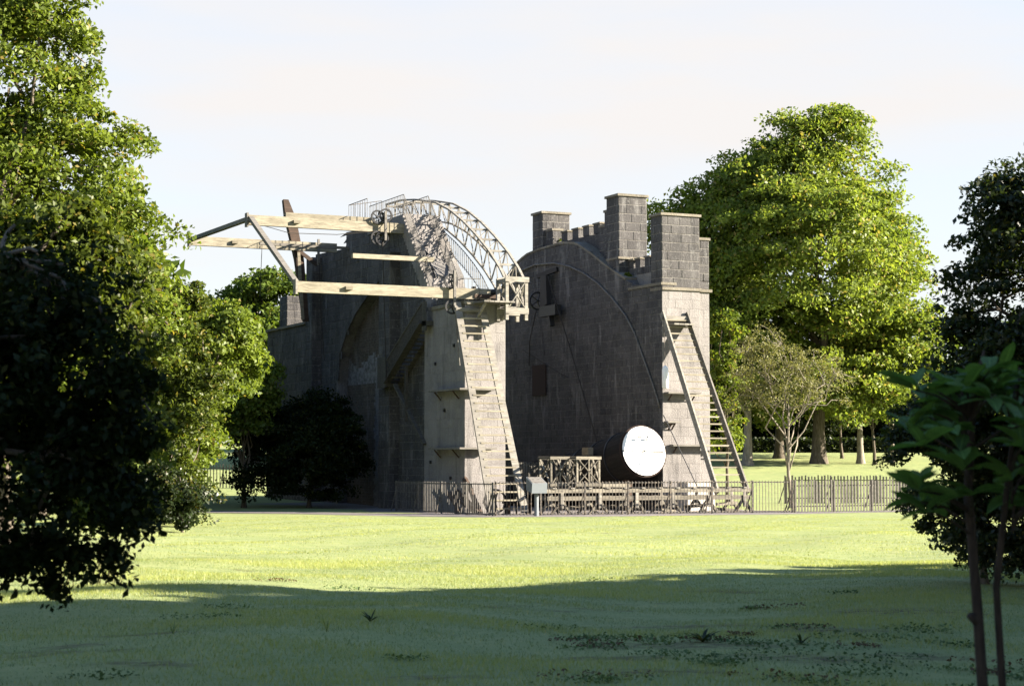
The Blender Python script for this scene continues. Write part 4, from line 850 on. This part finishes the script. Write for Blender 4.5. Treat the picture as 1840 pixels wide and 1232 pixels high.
# far woodland: one leafy mass closing the horizon, plus a clipped hedge
rng = np.random.default_rng(77); n = 46000
lat = rng.uniform(-110, 120, n); sd = rng.uniform(205, 235, n) + .05*np.abs(lat); X = CAM[0] + RGT[0]*lat + FWD[0]*sd; Y = CAM[1] + RGT[1]*lat + FWD[1]*sd
hmax = 9 + 5*np.sin(lat*.13) + 3*np.sin(lat*.41+1) + 2*np.sin(lat*.9)
Z = terrain(X, Y) + rng.uniform(0, 1, n)**.8 * np.maximum(3, hmax); P = np.stack([X, Y, Z], 1)
V, F = leaf_quads(P, 1.3, unit(rng.normal(size=(n, 3)) + np.array([0,0,.4])), rng, .7)
o = bpy.data.objects.new('woodland', np_mesh('woodland', V, F, rng.uniform(0, .8, n), M['leaf_green'])); link(o); tag(o, 'far woodland closing the view behind the lawns', 'woodland', kind='stuff')
rng = np.random.default_rng(78); n = 9000; lat = rng.uniform(12, 40, n); sd = 168 + rng.uniform(0, 1.6, n); X = CAM[0] + RGT[0]*lat + FWD[0]*sd; Y = CAM[1] + RGT[1]*lat + FWD[1]*sd
P = np.stack([X, Y, terrain(X, Y) + rng.uniform(0, 1.3, n)], 1); V, F = leaf_quads(P, .3, unit(rng.normal(size=(n, 3))), rng, .7)
o = bpy.data.objects.new('hedge', np_mesh('hedge', V, F, rng.uniform(0, .8, n), M['leaf_shade'])); link(o); tag(o, 'low clipped hedge along the back of the far lawn', 'hedge')

# sapling with large leaves
sx, sy = plan(2.02, 8.0); sz = float(terrain(sx, sy))
sp = thing('sapling', (sx, sy, sz), 'young sapling with two thin stems and large oval leaves standing in the shade', 'sapling')
rng = np.random.default_rng(5); rv = Vector((RGT[0], RGT[1], 0)); fv = Vector((FWD[0], FWD[1], 0)); o0 = Vector((sx, sy, sz)); up = Vector((0,0,1))
def sp_p(a, b, h): return o0 + rv*a + fv*b + up*h
MB().tube([sp_p(-.02,0,-.1), sp_p(-.04,0,.5), sp_p(-.06,.02,1.0), sp_p(-.09,.03,1.5), sp_p(-.06,.04,1.9), sp_p(-.02,0,2.1)], [.025,.024,.022,.02,.013,.006], 8).build('stem', M['dark_bark'], sp, True)
MB().tube([sp_p(.06,.05,-.1), sp_p(.05,.05,.6), sp_p(.03,.06,1.1), sp_p(.08,.06,1.5), sp_p(.14,.04,2.0)], [.019,.017,.015,.013,.006], 8).build('stem', M['dark_bark'], sp, True)
MB().tube([sp_p(-.055,.02,.95), sp_p(-.10,.0,.99)], [.02,.016], 8).build('knot', M['dark_bark'], sp, True)
def bigleaf(k):
    r = random.Random(k); L = 1.0; n = 6; V = []; Fq = []; wp = [0, .34, .46, .48, .36, 0]; curl = r.uniform(.05, .35); fold = r.uniform(.1, .6)
    for i in range(n):
        u = i / (n-1); z = -curl * u*u; ww_ = wp[i] * .5 + .002
        V += [(u, -ww_, z + fold*ww_), (u, 0, z), (u, ww_, z + fold*ww_)]
    for i in range(n-1): Fq += [(i*3, i*3+3, i*3+4, i*3+1), (i*3+1, i*3+4, i*3+5, i*3+2)]
    me = bpy.data.meshes.new('leaf'); me.from_pydata(V, [], Fq); a = me.attributes.new('tone', 'FLOAT', 'FACE'); a.data.foreach_set('value', [r.uniform(.1,.75)] * len(Fq))
    me.polygons.foreach_set('use_smooth', [True]*len(Fq)); me.materials.append(M['leaf_big']); return me
BL = [bigleaf(k) for k in range(8)]; cnt = 0
for w_ in range(50):
    a = rng.uniform(-.36, .30); b = rng.uniform(-.35, .35); h = rng.uniform(1.42, 1.98) if w_ > 9 else rng.uniform(1.93, 2.05) - abs(a-.1)*.2
    c = sp_p(a, b, h); 
    j = sp_p(-.08, .03, min(h - .1, 1.85)) if a < .04 else sp_p(.1, .05, min(h - .1, 1.8))
    MB().tube([j, j.lerp(c, .6) + up*.02, c], [.007, .005, .003], 5).build('twig', M['dark_bark'], sp)
    for k in range(6):
        o = bpy.data.objects.new('leaf', BL[int(rng.integers(8))]); az = rng.uniform(0, 2*math.pi); el = rng.uniform(-.15, .95)
        o.location = c - o0; o.rotation_euler = (rng.uniform(-.4, .4), -el, az); q = rng.uniform(.11, .175); o.scale = (q, q*rng.uniform(.8,1.05), q); link(o, sp); cnt += 1

# small plants rooted on the coping
for i, (x, y, zz, sz) in enumerate(((9.3, 4.3, 12.3, .45), (9.4, 18.6, 14.1, .5), (9.8, 13.7, 15.3, .35))):
    rng = np.random.default_rng(300 + i); t = thing('wall_plant', (x, y, zz), ['tuft of green weeds on the low end of the curved coping', 'wispy plant on the far end of the curved coping', 'small green tuft at the foot of the far turret'][i], 'plant', 'plants growing on the masonry')
    me, CC = crown_mesh('foliage', [(0, 0, sz*.5, sz*.6, sz*.6, sz*.5)], 14, 420, .09, sz*.35, 'leaf_yellow', rng, shell=.1); link(bpy.data.objects.new('foliage', me), t)
    MB().tube([(x, y, zz-.1), (x+.03, y, zz+sz*.6)], [.02, .008], 5).build('stem', M['bark'], t)

# weeds in the shaded grass
def weed(lat, s, n, L, wd, label, spread, mat='leaf_shade', cat='weed'):
    x, y = plan(lat, s); z = float(terrain(x, y)); t = thing('weed_clump', (x, y, z), label, cat, 'weeds in the foreground grass'); rr = random.Random(int(lat*100)); b = Vector((x, y, z))
    for k in range(n):
        az = rr.uniform(0, 6.28); d = Vector((math.cos(az), math.sin(az), 0)); l = L*rr.uniform(.6, 1.2); V = []; Fq = []; lean = spread*rr.uniform(.5, 1.2); e = Vector((-d.y, d.x, 0))
        for i in range(5):
            u = i/4; p = b + d*(l*lean*u) + up*(l*(u - .45*lean*u*u)); ww_ = wd*(1-u)*(.5+u*1.4) + .002; V += [p - e*ww_, p + e*ww_]
        for i in range(4): Fq.append((i*2, i*2+1, i*2+3, i*2+2))
        MB().add(V, Fq).build('frond', M[mat], t, fix=False)
weed(1.8, 18.0, 18, .22, .02, 'leafy dock weed growing in the bare patch of shaded grass', 1.4)
weed(2.7, 17.8, 14, .15, .013, 'low spreading weed near the sapling in the shaded grass', 1.5)
weed(-1.75, 18.0, 11, .20, .004, 'thin upright grass tuft standing alone in the shaded lawn', .35, 'grass_blade')
weed(-1.45, 19.5, 14, .16, .012, 'flat dark weed rosette lying in the shaded lawn', 1.2)
weed(-3.2, 18.0, 12, .17, .004, 'wispy grass tuft near the low shaded tree', .5, 'grass_blade')
rx_, ry_ = plan(-6.1, 27.5); rz_ = float(terrain(rx_, ry_)); rd = thing('dry_reeds', (rx_, ry_, rz_), 'bundle of dry straw-coloured stalks beneath the shaded tree', 'reeds')
rr = random.Random(3)
for k in range(26): 
    p = Vector((rx_ + rr.uniform(-.45,.45), ry_ + rr.uniform(-.3,.3), rz_)); MB().tube([p, p + Vector((rr.uniform(-.05,.25), rr.uniform(-.1,.1), rr.uniform(.5,1.0)))], [.008, .004], 4).build('stalk', M['leaf_dry'], rd)

# grass blades: near turf finer, far turf coarser; real geometry, uncountable
def grass(s0, s1, dens, h, wd, seed, name):
    rng = np.random.default_rng(seed); area = .31 * (s1*s1 - s0*s0) + 3*(s1-s0); n = int(area * dens)
    sd = np.sqrt(rng.uniform(s0*s0, s1*s1, n)); lat = rng.uniform(-1, 1, n) * (.31*sd + 1.5)
    X = CAM[0] + RGT[0]*lat + FWD[0]*sd; Y = CAM[1] + RGT[1]*lat + FWD[1]*sd
    pn = np.sin(X*.9+1.3*np.sin(Y*.7)) + np.sin(Y*1.1+1.7*np.sin(X*.6)) + .8*np.sin(X*2.7+Y*2.1) + .9*np.sin(sd*2.3+.5*lat+np.sin(lat*1.1))*np.sin(lat*.7+sd*.4)
    edge = -6.9 - 2.35 + .35*np.sin(X*.8); keep = (rng.uniform(size=n) > .6*bare(lat, sd)) & ((Y < edge) | (X < -9) & (Y < -3) ) & (rng.uniform(size=n) < .72 + .14*pn)
    X, Y, pn = X[keep], Y[keep], pn[keep]; n = len(X); Z = terrain(X, Y)
    B = np.stack([X, Y, Z - .01], 1); az = rng.uniform(0, 2*np.pi, n); e = np.stack([np.cos(az), np.sin(az), np.zeros(n)], 1)
    H = h * rng.uniform(.45, 1.3, n) * (1 + .22*pn); lean = rng.normal(size=(n, 3)) * np.array([.45, .45, 0]); T = B + (np.array([0,0,1]) + lean*.9) * H[:, None]; Mi = B + (np.array([0,0,1]) + lean*.35) * (H*.55)[:, None]
    w_ = (wd * rng.uniform(.6, 1.4, n))[:, None]
    if s0 < 0: V = np.stack([B - e*w_, B + e*w_, Mi + e*w_*.8, T, Mi - e*w_*.8], 1).reshape(-1, 3); F = np.arange(5*n).reshape(n, 5)
    else: V = np.stack([B - e*w_, B + e*w_, T], 1).reshape(-1, 3); F = np.arange(3*n).reshape(n, 3)
    tone = np.clip(.48 + .17*pn + rng.normal(size=n)*.18, 0, .92); tone = np.where(rng.uniform(size=n) < .05, 1, tone)
    o = bpy.data.objects.new(name, np_mesh(name, V, F, tone, M['grass_blade'])); link(o); tag(o, None, None, kind='stuff'); return o
tag(grass(9, 38, 1050, .042, .0038, 1, 'grass'), 'rough grass of the shaded near lawn', 'grass')
tag(grass(38, 88, 150, .036, .008, 2, 'grass'), 'sunlit short grass of the lawn in front of the fence', 'grass')

# clover and low weeds matted into the near turf
rng = np.random.default_rng(91); nc, per = 62, 70
sd = rng.uniform(12.5, 30, nc); lat = rng.uniform(-1, 1, nc) * (.28*sd + .6); lat[:46] = rng.uniform(.4, 4.4, 46); sd[:46] = rng.uniform(14, 20, 46)
rad = rng.uniform(.10, .38, nc); ang = rng.uniform(0, 2*np.pi, (nc, per)); rr_ = np.sqrt(rng.uniform(0, 1, (nc, per))) * rad[:, None]
L_ = (lat[:, None] + rr_*np.cos(ang)*1.5).ravel(); D_ = (sd[:, None] + rr_*np.sin(ang)).ravel(); n = len(L_)
X = CAM[0] + RGT[0]*L_ + FWD[0]*D_; Y = CAM[1] + RGT[1]*L_ + FWD[1]*D_; P = np.stack([X, Y, terrain(X, Y) + rng.uniform(.005, .045, n)], 1)
V, F = leaf_quads(P, .036, unit(rng.normal(size=(n, 3))*.5 + np.array([0, 0, 1.0])), rng, .7)
tn = np.repeat(rng.uniform(0, .8, nc), per); tn = np.where(np.repeat(rng.uniform(size=nc) < .25, per), 1.0, tn)
o = bpy.data.objects.new('ground_cover', np_mesh('ground_cover', V, F, tn, M['clover'])); link(o); tag(o, 'clover and low weeds matted into the shaded turf', 'weeds', kind='stuff')
